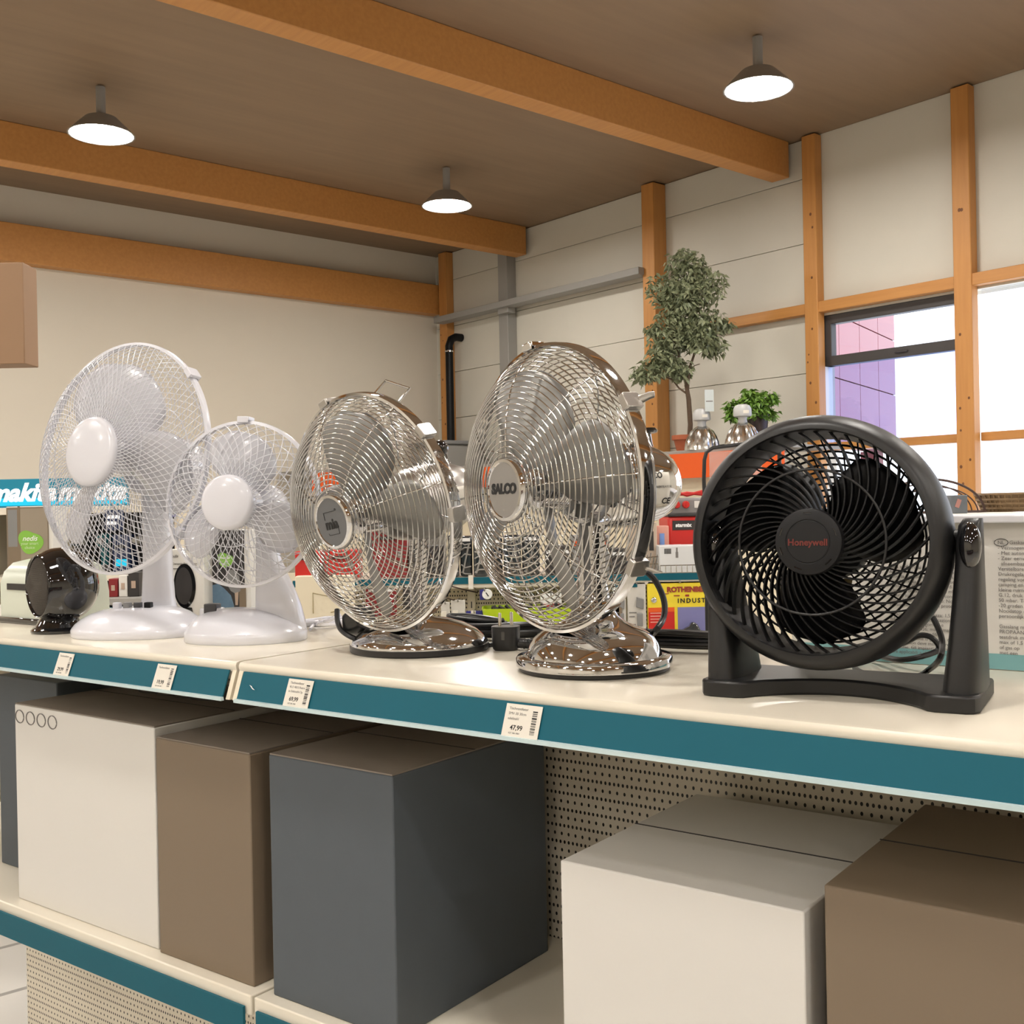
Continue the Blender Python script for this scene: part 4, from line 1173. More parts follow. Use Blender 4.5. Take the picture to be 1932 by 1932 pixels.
box('name_plate', M_dark, (0.0, -0.001, h * 0.82), (w * 0.80, 0.002, 0.030), t, M)
text('starmix', 0.0165, M_whitep, t, M @ T((-0.022, -0.0022, h * 0.82)) @ FACE, 0.0008, 0, 0.0002)
box('rating_label', M_paper, (-w * 0.30, -0.001, h * 0.40), (0.024, 0.002, 0.026), t, M)
MB().lathe([(0, 0.002), (0.022, 0.002), (0.025, 0.008), (0.027, 0.0), (0, 0)], 32).build('hose_inlet', M_black2, t, M @ T((0.016, -0.0005, h * 0.30)) @ FACE)
b = MB()
for k in range(3): b.tube([(-0.05 + 0.01 * k, 0.05, h + 0.062 + 0.006 * k), (0.0, 0.055, h + 0.072 - 0.004 * k), (0.05, 0.05, h + 0.066 + 0.005 * k)], 0.005, 8)
b.build('red_hooks', M_red, t, M)
# white box in a wire tray
t, M, w, h = gbox('white_box', 'plain white product box with a small barcode in a wire tray', 'box', 1244, 1029, 1345, 1082, mat('white_box', (0.66, 0.67, 0.68), 0.45), 0.10, GY + 0.03, None, 0.003, GZ)
bc = MB()
for k in range(9): bc.box((-w * 0.40 + k * 0.0024, -0.0006, h * 0.80), (0.0012, 0.001, 0.016))
bc.build('barcode', M_ink, t, M)
MB().box((-0.028, -0.0006, h * 0.84), (0.005, 0.001, 0.014)).box((-0.028, -0.0006, h * 0.66), (0.008, 0.001, 0.018)).build('print_mark', M_inkg, t, M)
b = MB()
for z in (0.0, 0.024): b.tube([(-w * 0.5, -0.016, z), (w * 0.5, -0.016, z)], 0.0016, 5)
for k in range(11): b.tube([(-w * 0.5 + w * k / 10, -0.016, 0), (-w * 0.5 + w * k / 10, -0.016, 0.024)], 0.0012, 5)
b.build('wire_tray', M_wire, t, M)


def hook(px, py, L=0.10, Y=GY):
    p = at(px, py, Y)
    return [(p.x, GY + 0.10, p.z), (p.x, Y - 0.005, p.z), (p.x, Y - 0.02, p.z + 0.008)]


def hung(name, label, cat, x0, y0, x1, y1, m, dep=0.012, Y=GY - 0.02, group=None):
    t, M, w, h = gbox(name, label, cat, x0, y0, x1, y1, m, dep, Y, group, 0.002)
    MB().tube([(0, GY + 0.095 - Y, h - 0.004), (0, -0.012, h - 0.004), (0, -0.020, h + 0.003)], 0.0022, 6).build('display_hook', M_steel, t, M)
    return t, M, w, h


t, M, w, h = hung('blister_card', 'yellow and red blister card with burner print beside the black fan', 'blister card', 1222, 1096, 1345, 1214, M_yellow)
f_ = M @ T((0, -0.0008, 0)) @ FACE
MB().box((-w * 0.29, h * 0.30, 0), (w * 0.40, h * 0.56, 0.001)).build('red_panel', M_red, t, f_)
MB().box((-w * 0.29, h * 0.545, 0.0006), (w * 0.40, h * 0.07, 0.001)).build('orange_panel', M_orange, t, f_)
MB().box((w * 0.22, h * 0.30, 0), (w * 0.52, h * 0.56, 0.001)).build('lilac_panel', M_lilac, t, f_)
text('ROTHENBERGER', 0.021, M_red_ink, t, f_ @ T((-w * 0.20, h * 0.86, 0.0006)), 0.0012, 0, 0.0003, 'LEFT')
text('INDUSTRIAL', 0.019, M_ink, t, f_ @ T((-w * 0.04, h * 0.68, 0.0006)), 0.0005, 0, 0.0003, 'LEFT', sp=1.35)
MB().tube([(-w * 0.31 + 0.020 * (1 - math.cos(a)), h * 0.90 - 0.017 * math.sin(a) * 1.0 - 0.002, 0.0006) for a in [pi * 0.62 * k / 8 for k in range(9)]], 0.0012, 5).build('brand_arc', M_red_ink, t, f_)
MB().box((-w * 0.05, h * 0.765, 0.0006), (0.018, 0.003, 0.0006)).box((w * 0.11, h * 0.765, 0.0006), (0.012, 0.006, 0.0006)).build('brand_bar', M_red_ink, t, f_)
bars([0.052, 0.048, 0.040, 0.044, 0.030], 0.009, 0.003, M_pink, t, f_ @ T((-w * 0.46, h * 0.54, 0.0006)))
MB().ball((0, 0, 0), 0.009, 16, None, (1, 1, 0.4)).build('rivet', M_chrome, t, f_ @ T((-w * 0.40, h * 0.70, 0)))
MB().prism([(-w * 0.48, h * 0.02), (-w * 0.06, h * 0.02), (-w * 0.08, h * 0.18), (-w * 0.42, h * 0.20)], 0, 0.02).build('clear_tray', M_blister, t, f_, bevel=0.004)
MB().prism([(0.0, 0.0), (0.075, 0.0), (0.080, 0.030), (0.062, 0.060), (0.048, 0.064), (0.040, 0.050), (0.012, 0.036), (0.0, 0.025)], 0, 0.03).build('torch_head', M_smoke, t, f_ @ T((-w * 0.09, h * 0.02, 0)), bevel=0.006)

for i, (x0, x1, lab) in enumerate(((1184, 1219, 'white blister pack with grey fittings next to the yellow card'), (1158, 1181, 'narrow white blister pack behind the tall chrome fan column'))):
    t, M, w, h = hung('blister_pack', lab, 'blister pack', x0, 1098, x1, 1205, M_blister, 0.014)
    f_ = M @ T((0, -0.0008, 0)) @ FACE
    MB().prism([(-w * 0.05, h * 0.56), (w * 0.35, h * 0.52), (w * 0.38, h * 0.70), (w * 0.0, h * 0.74)], 0, 0.008).build('fitting', M_grey, t, f_, bevel=0.002)
    MB().prism([(0, h * 0.22), (w * 0.3, h * 0.22), (w * 0.3, h * 0.45), (0, h * 0.45)], 0, 0.008).build('fitting', M_grey, t, f_, bevel=0.002)
    MB().box((-w * 0.2, h * 0.94, 0.001), (w * 0.5, h * 0.06, 0.002)).build('header_patch', M_teal, t, f_)
    bars([w * 0.4, w * 0.3, 0.001, w * 0.36], 0.012, 0.0035, M_inkg, t, f_ @ T((-w * 0.42, h * 0.46, 0.0006)))
t, M, w, h = hung('blister_card', 'yellow card with a dark blue disc beside the bell shaped foot', 'blister card', 1148, 1140, 1172, 1205, M_yellow)
MB().lathe([(0, 0.001), (0.019, 0.001), (0.019, 0), (0, 0)], 28).build('blue_disc', M_blue, t, M @ T((-0.004, -0.0006, h * 0.55)) @ FACE)
box('wooden_edge', M_kraft, (w * 0.45, -0.004, h / 2), (0.008, 0.008, h), t, M)
for i, (x0, x1, y0, lab, m_) in enumerate(((1070, 1110, 1110, 'clear hanging pack behind the tall chrome fan grille', M_blister), (1020, 1060, 1120, 'red and white hanging card behind the tall chrome fan', M_whitep))):
    t, M, w, h = hung('blister_pack', lab, 'blister pack', x0, y0, x1, 1175, m_, 0.012)
    box('red_stripe', M_red, (0, -0.001, h * 0.6), (w * 0.8, 0.002, h * 0.10), t, M); box('red_stripe', M_red, (0, -0.001, h * 0.35), (w * 0.8, 0.002, h * 0.10), t, M)
# lime storage bin on its own low stand
p0, p1 = at(908, 1150, GY - 0.10), at(1092, 1150, GY - 0.10)
zt, zbm = at(1000, 1148, GY - 0.10).z, at(1000, 1205, GY - 0.10).z
M = frame(((p0.x + p1.x) / 2, GY - 0.10, zbm))
t = thing('storage_bin', 'lime green plastic bin in front of the perforated panel', 'bin', M)
w = p1.x - p0.x; h = zt - zbm
MB().loft([sup(28, w / 2 * 0.86, 0.06, 0.25, 0, 0.07, 0), sup(28, w / 2, 0.07, 0.25, 0, 0.07, h), sup(28, w / 2 - 0.004, 0.066, 0.25, 0, 0.07, h), sup(28, w / 2 * 0.86 - 0.004, 0.056, 0.25, 0, 0.07, 0.006)]).build('tub', M_lime, t, M)
sb = MB().box((0, 0.07, -0.02), (w + 0.5, 0.16, 0.03)); st = sb.build('bin_ledge', M_shelf, bpy.data.objects['tool_gondola'], M)
box('ledge_rail', M_teal, (0, -0.012, -0.018), (w + 0.5, 0.004, 0.03), bpy.data.objects['tool_gondola'], M)
b = MB()
rnd = random.Random(11)
for k in range(14): b.tube([(rnd.uniform(-w * 0.4, w * 0.4), 0.07 + rnd.uniform(-0.04, 0.04), 0.02), (rnd.uniform(-w * 0.4, w * 0.4), 0.07, h + rnd.uniform(-0.004, 0.012))], 0.006, 6)
tag(b.build('loose_fittings', M_dark, None, M), 'heap of small dark fittings inside the lime green bin', 'fittings', None, 'stuff')
t, M, w, h = hung('blister_card', 'dark blue header card with a white sticker left of the lime bin', 'blister card', 879, 1153, 911, 1167, M_blue, 0.01)
box('sticker', M_paper, (-0.003, -0.001, h * 0.5), (0.014, 0.002, 0.026), t, M)
t, M, w, h = hung('pressure_gauge', 'round white faced gauge with a blue strap hanging on the perforated panel', 'gauge', 905, 1112, 924, 1132, M_blue, 0.006)
MB().lathe([(0, 0.012), (0.014, 0.012), (0.0155, 0.010), (0.0155, 0), (0, 0)], 28).build('dial', M_whitep, t, M @ T((0.008, -0.0006, h * 0.55)) @ FACE)
MB().box((0, 0, 0.0125), (0.003, 0.014, 0.001), RZ(0.6)).build('needle', M_ink, t, M @ T((0.008, -0.0006, h * 0.55)) @ FACE)
for i, (px, py, lab, xw) in enumerate(((851, 1106, 'thin dark display hook pointing out of the perforated panel', 50), (835, 1126, 'double wire display hook above the clear bags', 45))):
    a = at(px, py, GY - 0.10); c = at(px + xw, py + 12, GY + 0.075)
    tag(MB().tube([a, a * 0.5 + c * 0.5 + Vector((0, 0, -0.001)), c], 0.0022, 6).build('display_hook', M_wirebrown), lab, 'hook')
for i, (x0, x1, y0, lab) in enumerate(((832, 849, 1136, 'clear plastic bag hanging left beside the small chrome fan'), (851, 878, 1132, 'clear plastic bag with a white tag on the perforated panel'))):
    t, M, w, h = hung('plastic_bag', lab, 'bag', x0, y0, x1, 1180, M_blister, 0.010)
    box('tag', M_paper, (-w * 0.2, -0.001, h * 0.45), (0.016, 0.002, 0.022), t, M)

# red and dark goods behind the low domed chrome fan, cream display panel under them
cp = at(600, 1085, 3.2)
for lab, x0, y0, x1, y1, m_, nm in (('bright red tool tray above the cream panel behind the small white fan', 556, 1040, 606, 1082, M_red, 'tool_tray'), ('red tool case seen through the low domed chrome fan', 612, 1038, 676, 1082, M_red, 'tool_case'), ('dark red boxed tool seen through the low domed chrome fan', 698, 990, 768, 1084, M_dred, 'tool_case'), ('black tool case right behind the chrome fan grille', 772, 1030, 836, 1084, M_dark, 'tool_case')):
    t, M, w, h = gbox(nm, lab, 'tool case', x0, y0, x1, y1, m_, 0.10, 3.36, None, 0.004, GZ)
    box('handle', M_dark, (0, -0.006, h * 0.75), (w * 0.5, 0.012, 0.010), t, M, 0.003)
    box('latch', M_steel, (w * 0.3, -0.004, h * 0.45), (0.012, 0.008, 0.018), t, M, 0.002)
t, M, w, h = gbox('sheet_metal_display', 'cream sheet metal panel with a faint outline behind the white cord', 'panel', 558, 1086, 668, 1215, M_creamp, 0.03, 3.18)
b = MB().tube([(x, -0.001, z) for x, z in ((-w * 0.2, h * 0.45), (-w * 0.2, h * 0.75), (w * 0.25, h * 0.66), (w * 0.3, h * 0.5), (w * 0.1, h * 0.46))], 0.0015, 5)
b.build('outline_print', M_tan, t, M)
for (x0, x1, y0, y1, m_, lab) in ((690, 748, 1108, 1165, M_dred, 'dark red hanging pack seen through the chrome fan grille'), (760, 800, 1100, 1150, M_dark, 'black hanging pack seen through the chrome fan grille')):
    t, M, w, h = hung('blister_pack', lab, 'blister pack', x0, y0, x1, y1, m_, 0.014)
    box('header', M_whitep, (0, -0.001, h * 0.9), (w * 0.8, 0.002, h * 0.10), t, M)

# ================================================================== LEFT: TOOL STAND WITH THE BLUE SIGN
LY = 4.6
LF = frame((0, LY, 0))
xa, xb = at(-60, 960, LY).x, at(336, 960, LY).x
zs = at(130, 956, LY).z
t = thing('tool_stand', 'cream tool stand with dark bay below the blue brand sign', 'shelf', LF)
box('top_board', M_shelf, ((xa + xb) / 2, 0.16, zs - 0.015), (xb - xa, 0.36, 0.030), t, LF, 0.003)
box('back_panel', M_dgrey, ((xa + xb) / 2, 0.33, zs / 2), (xb - xa, 0.02, zs - 0.03), t, LF)
for px in (-58, 118, 334):
    x = at(px, 960, LY).x
    box('upright', M_shelf_e, (x, 0.16, zs / 2 - 0.015), (0.02, 0.34, zs - 0.03), t, LF)
zb = at(200, 1085, LY).z
box('lower_board', M_shelf, ((xa + xb) / 2, 0.16, zb - 0.012), (xb - xa - 0.02, 0.33, 0.024), t, LF, 0.002)
for x0, x1, lab in ((-18, 108, 'teal brand sign with white lettering at the far left'), (112, 240, 'teal brand sign with white lettering behind the big white fan')):
    a, c = at(x0, 925, LY), at(x1, 925, LY); w = c.x - a.x; h = (952 - 898) / F * LY
    M = frame(((a.x + c.x) / 2, LY - 0.01, zs))
    s = thing('brand_sign', lab, 'sign', M, 'teal brand signs')
    box('board', M_mteal, (0, 0.02, h / 2), (w, 0.03, h), s, M, 0.002)
    box('cyan_band', M_cyan, (0, 0.0035, h * 0.20), (w, 0.003, h * 0.26), s, M)
    text('makita', w * 0.37, M_signw, s, M @ T((-0.006, 0.0012, h * 0.50)) @ FACE, 0.004, 0.35, 0.0006)
# goods in the bay: cased tools, each its own thing
rnd = random.Random(21)
row = [(122, 'teal power tool hanging in the dark bay behind the big white fan', M_toolteal), (158, 'black cordless drill in the dark bay under the sign', M_dark), (194, 'teal cordless drill in the dark bay near the column', M_toolteal), (232, 'navy tool case in the dark bay beside the white column', M_navy), (270, 'black angle grinder in the dark bay by the column', M_dark), (304, 'dark blue boxed saw at the right end of the bay', M_navy)]
for px, lab, m_ in row:
    a = at(px, 1060, LY + 0.05); M = frame((a.x, LY + 0.08, zb), rnd.uniform(-0.3, 0.3))
    s = thing('power_tool', lab, 'power tool', M, 'power tools in the bay')
    if m_ is M_navy:
        box('case', m_, (0, 0, 0.085), (0.078, 0.10, 0.17), s, M, 0.008); box('handle', M_dark, (0, -0.055, 0.12), (0.05, 0.014, 0.014), s, M, 0.004)
        box('label', M_cyan, (0, -0.051, 0.05), (0.05, 0.002, 0.03), s, M)
    else:
        box('battery', M_dark, (0, 0, 0.02), (0.055, 0.08, 0.04), s, M, 0.006)
        MB().tube([(0, 0.01, 0.035), (0, 0.005, 0.12)], [0.020, 0.022], 12).build('grip', m_, s, M)
        MB().tube([(0, 0.06, 0.145), (0, -0.01, 0.145), (0, -0.06, 0.145)], [0.030, 0.034, 0.022], 14).build('motor_body', m_, s, M)
        MB().tube([(0, -0.055, 0.145), (0, -0.095, 0.145)], [0.018, 0.010], 12).build('chuck', M_steel, s, M)
for px, y0, y1, wv, m_, lab, tx in ((216, 962, 1000, 36, M_navy, 'small blue hanging banner right of the brand signs', 'accu'), (316, 952, 975, 34, M_blue, 'blue label with white lettering beside the small white fan', 'Norka')):
    Y = LY - 0.06; a = at(px - wv / 2, y0, Y); c = at(px + wv / 2, y1, Y); w = c.x - a.x; h = a.z - c.z
    M = frame(((a.x + c.x) / 2, Y, c.z))
    s = tag(box('banner', m_, (0, 0, h / 2), (w, 0.006, h), None, M), lab, 'banner')
    bars([w * 0.7, w * 0.5], h * 0.3, h * 0.16, M_signw, s, M @ T((-w * 0.4, -0.0034, h * 0.65)) @ FACE)
# the next rows of low shelving seen under and beside the big white fan
zc = at(230, 1128, 3.9).z
t = thing('low_shelf', 'low shelf with packaged goods seen between the white fan foot and black globe', 'shelf', frame((0, 3.9, 0)))
xa2, xb2 = at(170, 1100, 3.9).x, at(560, 1100, 3.9).x
box('board', M_steel, ((xa2 + xb2) / 2, 3.9 + 0.15, zc - 0.012), (xb2 - xa2, 0.34, 0.024), t, I4, 0.002)
box('back_panel', M_creamp, ((xa2 + xb2) / 2, 3.9 + 0.31, zc / 2 + 0.05), (xb2 - xa2, 0.02, zc + 0.02), t, I4)
box('plinth', M_grey, ((xa2 + xb2) / 2, 3.9 + 0.1, zc / 2 - 0.02), (xb2 - xa2 - 0.01, 0.2, zc - 0.03), t, I4)
for i, (x0, x1, y0, m_, lab) in enumerate(((205, 222, 1092, M_dred, 'small dark red pack on the low shelf'), (224, 240, 1086, M_cartonw, 'small white pack on the low shelf'), (242, 262, 1080, M_dark, 'small black pack on the low shelf beside the white column'), (480, 520, 1090, M_whitep, 'white pack on the low shelf behind the fin column'))):
    t, M, w, h = gbox('goods_pack', lab, 'pack', x0, y0, x1, 1126, m_, 0.06, 3.95, 'packs on the low shelf', 0.002, zc)
    box('print', M_skin, (0, -0.001, h * 0.5), (w * 0.4, 0.002, h * 0.3), t, M)

# ================================================================== THE ORANGE TOPPED WALL SHELF AND WHAT STANDS ON IT
OFF = 1.0
def ob(px, py): return wb(px, py, OFF)
zt = ob(1290, 850).z; zo1 = ob(1290, 853).z; zo0 = ob(1300, 899).z
xo0, xo1 = 1.35, ob(1480, 840).x
t = thing('wall_shelving', 'tall wall shelving with a bright orange fascia board along its top', 'shelf', BF)
box('top_board', M_steel, ((xo0 + xo1) / 2, -OFF + 0.35, zt - 0.012), (xo1 - xo0, 0.70, 0.024), t, BF, 0.002)
box('fascia', M_orange, ((xo0 + xo1) / 2, -OFF - 0.005, (zo1 + zo0) / 2 - 0.012), (xo1 - xo0, 0.012, zo1 - zo0), t, BF)
n = 7
for k in range(n):
    a = xo0 + (xo1 - xo0) * k / n; c = xo0 + (xo1 - xo0) * (k + 1) / n
    box('back_panel', M_creamp, ((a + c) / 2, -OFF + 0.12, zo0 / 2), (c - a - 0.012, 0.02, zo0 - 0.02), t, BF)
    u = box('upright', M_shelf_e, (a, -OFF + 0.09, zo0 / 2), (0.03, 0.04, zo0 - 0.02), t, BF)
    sl = MB()
    for j in range(8): sl.box((a, -OFF + 0.0694, zo0 - 0.05 - 0.06 * j), (0.008, 0.001, 0.028))
    sl.build('slots', M_dark, u, BF, kind='stuff')
# far wall shelf continues left as a low dark counter
t = thing('wall_shelving', 'low run of wall shelving with an orange fascia in front of the cream wall', 'shelf', BF)
box('top_board', M_steel, (0.35, -1.6, zt - 0.012), (0.62, 0.8, 0.024), t, BF, 0.002)
box('fascia', M_orange, (0.67, -1.6, (zo1 + zo0) / 2 - 0.012), (0.012, 0.8, zo1 - zo0), t, BF)
for k in range(2): box('back_panel', M_creamp, (0.60, -1.4 - 0.4 * k, zo0 / 2), (0.02, 0.39, zo0 - 0.02), t, BF)


def on_top(px, back=0.25):
    p = wb(px, 845, OFF - back); return BF @ Vector((p.x, -OFF + back, zt))


# high bay reflector lamps
def bay_lamp(px, lab, tag_card):
    g = on_top(px, 0.12); M = frame(g)
    t = thing('bay_reflector_lamp', lab, 'lamp', M, 'reflector lamps on the wall shelving')
    n = 24; rings = []
    for r, z in ((0.125, 0.0), (0.124, 0.02), (0.118, 0.06), (0.104, 0.10), (0.082, 0.14), (0.055, 0.165), (0.034, 0.178)):
        rings.append([(r * (1 + 0.05 * (k % 2)) * math.cos(2 * pi * k / (2 * n)), r * (1 + 0.05 * (k % 2)) * math.sin(2 * pi * k / (2 * n)), z) for k in range(2 * n)])
    MB().loft(rings).build('reflector', mat('fluted_aluminium', (0.82, 0.82, 0.80), 0.16, 1.0), t, M, ang=20)
    MB().lathe([(0, 0.17), (0.036, 0.17), (0.030, 0.20), (0.034, 0.215), (0.062, 0.222), (0.066, 0.23), (0.064, 0.275), (0.052, 0.298), (0.03, 0.308), (0, 0.31)], 32).build('ballast_cap', mat('lamp_grey', (0.52, 0.52, 0.52), 0.4), t, M)
    box('rating_label', M_paper, (0.012, -0.0655, 0.25), (0.04, 0.003, 0.022), t, M)
    if tag_card:
        box('hang_tag', mat('tag_card', (0.55, 0.60, 0.60), 0.4), (0.045, -0.075, 0.36), (0.066, 0.003, 0.16), t, M)
        bars([0.05], 0.01, 0.008, M_inkg, t, M @ T((0.020, -0.0772, 0.355)) @ FACE)


bay_lamp(1325, 'fluted aluminium reflector lamp with a paper tag on top of the shelving', True)
bay_lamp(1402, 'fluted aluminium reflector lamp without tag in front of the ivy', False)


def leaf_cloud(b, blobs, n, size, rnd, droop=0.2):
    for _ in range(n):
        c, r = rnd.choices(blobs, [q[1] ** 1.6 for q in blobs])[0]
        d = Vector((rnd.gauss(0, 1), rnd.gauss(0, 1), rnd.gauss(0, 1))).normalized() * (rnd.random() ** 0.45) * r
        p = Vector(c) + Vector((d.x, d.y, d.z * 0.8))
        s = size * rnd.uniform(0.7, 1.25)
        M = T(p) @ RZ(rnd.uniform(0, 2 * pi)) @ RX(rnd.uniform(-0.9, 0.9)) @ RY(rnd.uniform(-0.3, 0.9) + droop)
        b.add([(0, 0, 0), (s * 0.35, s * 0.22, s * 0.05), (s, 0, -s * 0.1), (s * 0.35, -s * 0.22, s * 0.05), (s * 0.45, 0, 0)], [(0, 4, 1), (1, 4, 2), (2, 4, 3), (3, 4, 0)], M)
    return b


# ficus in a terracotta pot
g = on_top(1296, 0.30); M = frame(g)
t = thing('ficus_tree', 'leafy ficus tree in a terracotta pot on top of the shelving', 'plant', M)
MB().lathe([(0, 0), (0.075, 0), (0.10, 0.10), (0.115, 0.10), (0.115, 0.135), (0.098, 0.135), (0.095, 0.11), (0, 0.11)], 28).build('pot', M_terra, t, M)
u = 8.75 / F   # metres per pixel at the tree
def tp(px, py, dy=0.0): return Vector(((px - 1296) * u, dy, (841 - py) * u))
b = MB().tube([tp(1300, 835), tp(1303, 790), tp(1301, 745), tp(1297, 718)], [0.022, 0.020, 0.019, 0.016], 10)
b.tube([tp(1299, 725), tp(1303, 690), tp(1312, 665), tp(1316, 640)], [0.014, 0.011, 0.009, 0.006], 8)
b.tube([tp(1298, 722), tp(1290, 690), tp(1280, 650), tp(1275, 610)], [0.013, 0.011, 0.009, 0.006], 8)
b.tube([tp(1299, 735), tp(1284, 724), tp(1272, 708), tp(1250, 700)], [0.008, 0.007, 0.006, 0.004], 8)
b.tube([tp(1302, 700), tp(1312, 684), tp(1322, 681)], [0.006, 0.004, 0.003], 6)
b.build('trunk', M_bark, t, M)
blobs = [(tp(1285, 600), 0.20), (tp(1262, 640), 0.15), (tp(1300, 625, 0.1), 0.18), (tp(1340, 610), 0.16), (tp(1348, 650), 0.10), (tp(1322, 640, -0.1), 0.13), (tp(1270, 680), 0.12), (tp(1236, 690), 0.12), (tp(1214, 698), 0.09), (tp(1285, 690), 0.11), (tp(1255, 664), 0.12), (tp(1300, 560), 0.22), (tp(1270, 540, 0.1), 0.18), (tp(1330, 540), 0.20), (tp(1300, 500), 0.16), (tp(1370, 612), 0.07), (tp(1240, 618), 0.07)]
leaf_cloud(MB(), blobs, 5600, 0.056, random.Random(3), 0.4).build('foliage', M_leaf, t, M, smooth=False, kind='stuff')
# ivy in a dark pot
g = on_top(1428, 0.46); M = frame(g)
t = thing('potted_ivy', 'small bright green ivy in a dark pot on top of the shelving', 'plant', M)
MB().lathe([(0, 0), (0.07, 0), (0.088, 0.25), (0.096, 0.25), (0.096, 0.28), (0.08, 0.28), (0.08, 0.26), (0, 0.26)], 28).build('pot', mat('dark_brown_pot', (0.035, 0.018, 0.014), 0.5), t, M)
u2 = 8.3 / F
def ip(px, py, dy=0.0): return (((px - 1428) * u2), dy, (840 - py) * u2)
blobs = [(ip(1415, 755), 0.10), (ip(1440, 752), 0.11), (ip(1390, 760), 0.075), (ip(1455, 745), 0.06), (ip(1385, 775), 0.06), (ip(1418, 737), 0.06), (ip(1455, 775), 0.06), (ip(1425, 770, -0.08), 0.09)]
leaf_cloud(MB(), blobs, 1100, 0.055, random.Random(5)).build('foliage', M_leaf2, t, M, smooth=False, kind='stuff')
b = MB(); rnd = random.Random(9)
for k in range(9): b.tube([(rnd.uniform(-0.03, 0.03), rnd.uniform(-0.03, 0.03), 0.26), (rnd.uniform(-0.1, 0.1), rnd.uniform(-0.1, 0.1), 0.34)], 0.003, 5)
b.build('stem', M_bark, t, M)

# stove with its black flue pipe in the corner
g = wb(846, 840, 0.5); zst = g.z
M = BF @ T((0.60, -0.38, 0))
t = thing('stove', 'dark grey stove on a plinth in the far corner with a black flue', 'stove', M)
hs = wb(846, 842, 0.38).z
box('body', M_steel, (0.05, 0, hs / 2), (0.62, 0.5, hs), t, M, 0.02)
MB().box((0.05, 0, hs + 0.02), (0.66, 0.54, 0.04)).box((0.05, -0.26, hs - 0.16), (0.4, 0.03, 0.05)).build('top_plate', M_grey, t, M, bevel=0.01)
pxp = (BI @ (BF @ Vector((0, 0, 0)))).x
fx = wb(849, 740, 0.18).x; ztp = wb(850, 634, 0.18).z
Mp = BF @ T((fx, -0.18, 0))
t2 = thing('flue_pipe', 'black flue pipe with a bent top rising from the stove', 'pipe', Mp @ T((0, 0, hs + 0.03)))
MB().tube([(0, 0, hs + 0.04), (0, 0, ztp - 0.10), (0.0, 0.03, ztp - 0.03), (0.0, 0.09, ztp), (0.0, 0.17, ztp)], 0.042, 16).build('pipe', M_black2, t2, Mp, ang=60)
for z in (hs + 0.07, wb(848, 663, 0.18).z):
    MB().lathe([(0.044, -0.008), (0.0465, -0.006), (0.0465, 0.006), (0.044, 0.008)], 24).build('pipe_collar', M_chrome, t2, Mp @ T((0, 0, z)))

# brown hanging box at the left edge and other far things
Y = 3.4
a = at(-40, 560, Y); c = at(47, 686, Y)
M = frame(((a.x + c.x) / 2, Y, c.z))
t = thing('hanging_sign_box', 'brown box sign hanging from above at the left edge', 'sign', M)
box('body', mat('brown_board', (0.30, 0.18, 0.10), 0.6), (0, 0.05, (a.z - c.z) * 0.75), (c.x - a.x, 0.10, (a.z - c.z) * 1.5), t, M, 0.003)
MB().tube([(-0.03, 0.05, (a.z - c.z) * 1.49), (-0.03, 0.05, RH - c.z)], 0.003, 6).build('suspension_wire', M_steel, t, M)

# black tube stand with a clear cover in front of the orange fascia
Y = 2.6
P = [at(1330, 960, Y), at(1328, 905, Y), at(1329, 868, Y), at(1333, 853, Y), at(1345, 845, Y), at(1400, 838, Y), at(1470, 834, Y)]
z0 = GZ
t = thing('tube_stand', 'black bent tube display stand left behind the black fan', 'stand', frame((P[0].x, Y, z0)))
e = Vector((P[0].x, Y, 0.02)); e2 = Vector((P[-1].x, Y, 0.02))
MB().tube([e] + P + [e2], 0.0048, 10).build('tube_frame', M_rubber, t)
MB().box(((e.x + e2.x) / 2, Y, 0.01), (e2.x - e.x + 0.1, 0.4, 0.02)).build('floor_plate', M_black2, t)
a, c = at(1338, 852, Y + 0.03), at(1440, 1010, Y + 0.03)
box('cover_panel', mat('acrylic_cover', (0.75, 0.66, 0.62), 0.1, alpha=0.35, coat=0.5), ((a.x + c.x) / 2, Y + 0.03, (a.z + c.z) / 2), (c.x - a.x, 0.004, a.z - c.z), t)

# right edge: things on the stand behind the white carton
YR = 2.2
zr = at(1850, 969, YR).z
xr0, xr1 = at(1640, 960, YR).x, at(2000, 960, YR).x
t = thing('side_table', 'white edged low display table behind the printed carton', 'table', frame(((xr0 + xr1) / 2, YR, 0)))
box('table_top', M_cartonw, ((xr0 + xr1) / 2, YR + 0.25, zr - 0.015), (xr1 - xr0, 0.60, 0.03), t, I4, 0.003)
for sx in (xr0 + 0.03, xr1 - 0.03):
    for sy in (YR + 0.02, YR + 0.48): box('leg', M_steel, (sx, sy, (zr - 0.03) / 2), (0.03, 0.03, zr - 0.03), t, I4)
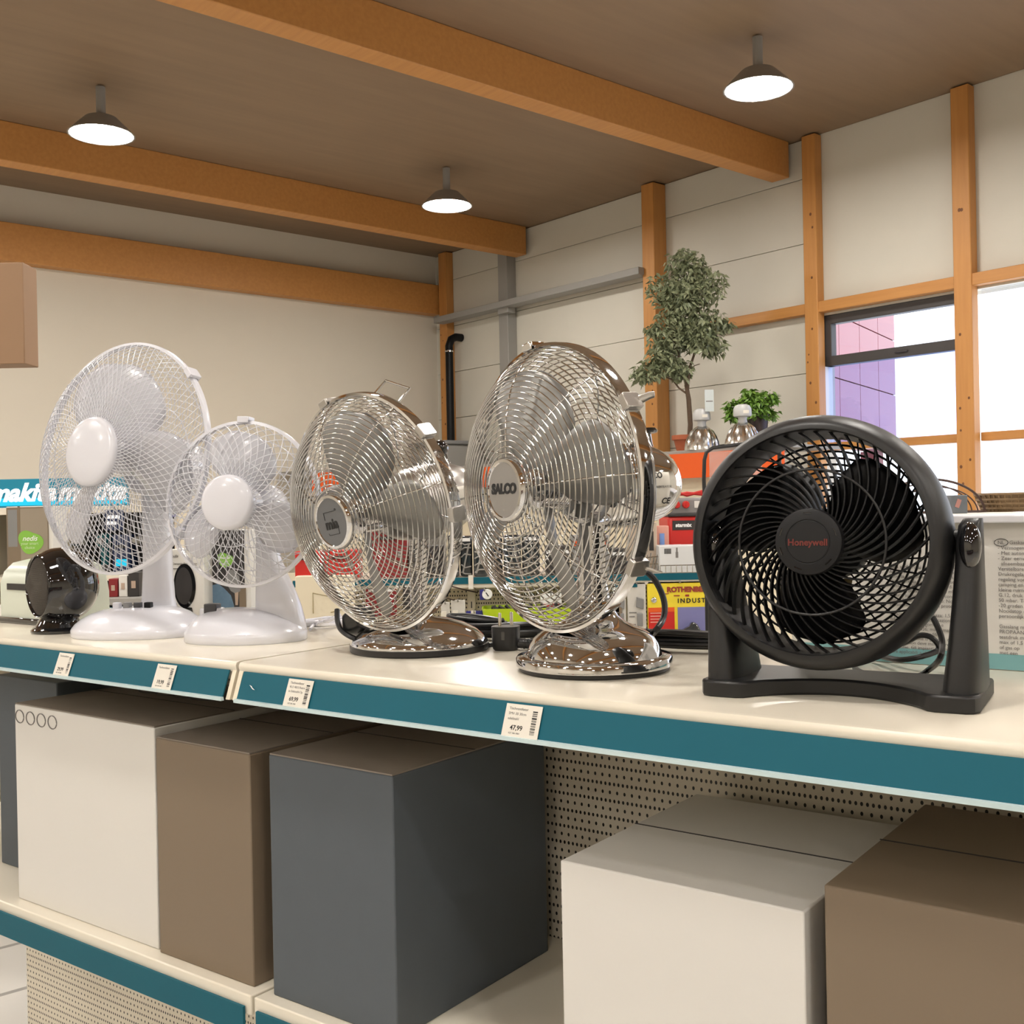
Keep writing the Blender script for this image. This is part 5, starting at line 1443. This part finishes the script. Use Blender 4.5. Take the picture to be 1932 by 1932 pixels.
# wire arch basket
Y2 = YR + 0.22
cxp = at(1755, 968, Y2)
M = frame((cxp.x, Y2, zr))
t = thing('wire_cloche', 'dark brown wire dome behind the black fan at the right', 'wire dome', M)
b = MB()
for R_, dy, rr in ((0.122, 0.0, 0.0028), (0.106, 0.03, 0.0016), (0.094, -0.03, 0.0016), (0.082, 0.05, 0.0022)):
    b.tube([(R_ * math.cos(pi * k / 28), dy, R_ * 0.62 * math.sin(pi * k / 28)) for k in range(29)], rr, 7)
b.build('hoops', M_wirebrown, t, M)
MB().tube([(0.122 * math.cos(2 * pi * k / 40), 0.06 * math.sin(2 * pi * k / 40), 0.0025) for k in range(40)], 0.0025, 6, True).build('foot_ring', M_wirebrown, t, M)
Y3 = YR + 0.08
t, M, w, h = gbox('small_pack', 'small dark printed pack with a reddish stripe beside the wire dome', 'pack', 1793, 934, 1826, 970, mat('pack_grey', (0.16, 0.18, 0.20), 0.35, noise=0.4, nscale=60), 0.03, Y3, None, 0.002, zr)
MB().box((0, -0.0008, 0), (0.009, 0.001, 0.018), RY(0.35)).build('red_stripe', mat('dusty_red', (0.42, 0.20, 0.17), 0.5), t, M @ T((-0.002, 0, h * 0.55)))
cb_ = at(1925, 968, YR + 0.26)
M = frame((cb_.x, YR + 0.26, zr))
t = thing('wicker_basket', 'brown wicker basket at the right edge on the display table', 'basket', M)
MB().loft([sup(32, 0.075, 0.06, 0.7, 0, 0, 0.0), sup(32, 0.083, 0.068, 0.7, 0, 0, 0.018), sup(32, 0.090, 0.074, 0.7, 0, 0, 0.040), sup(32, 0.086, 0.070, 0.7, 0, 0, 0.040), sup(32, 0.072, 0.056, 0.7, 0, 0, 0.006)]).build('body', M_wicker, t, M)
b = MB()
for z, s in ((0.008, 1.02), (0.018, 1.03), (0.028, 1.03), (0.040, 1.02)):
    b.tube([(p[0] * s, p[1] * s, p[2]) for p in sup(48, 0.075 + 0.38 * z, 0.06 + 0.36 * z, 0.7, 0, 0, z)], 0.003, 6, True)
for k in range(34):
    a_ = sup(34, 0.077, 0.062, 0.7, 0, 0, 0.002)[k]; c_ = sup(34, 0.092, 0.076, 0.7, 0, 0, 0.040)[k]; b.tube([a_, c_], 0.002, 5)
b.build('weave', M_wicker, t, M)
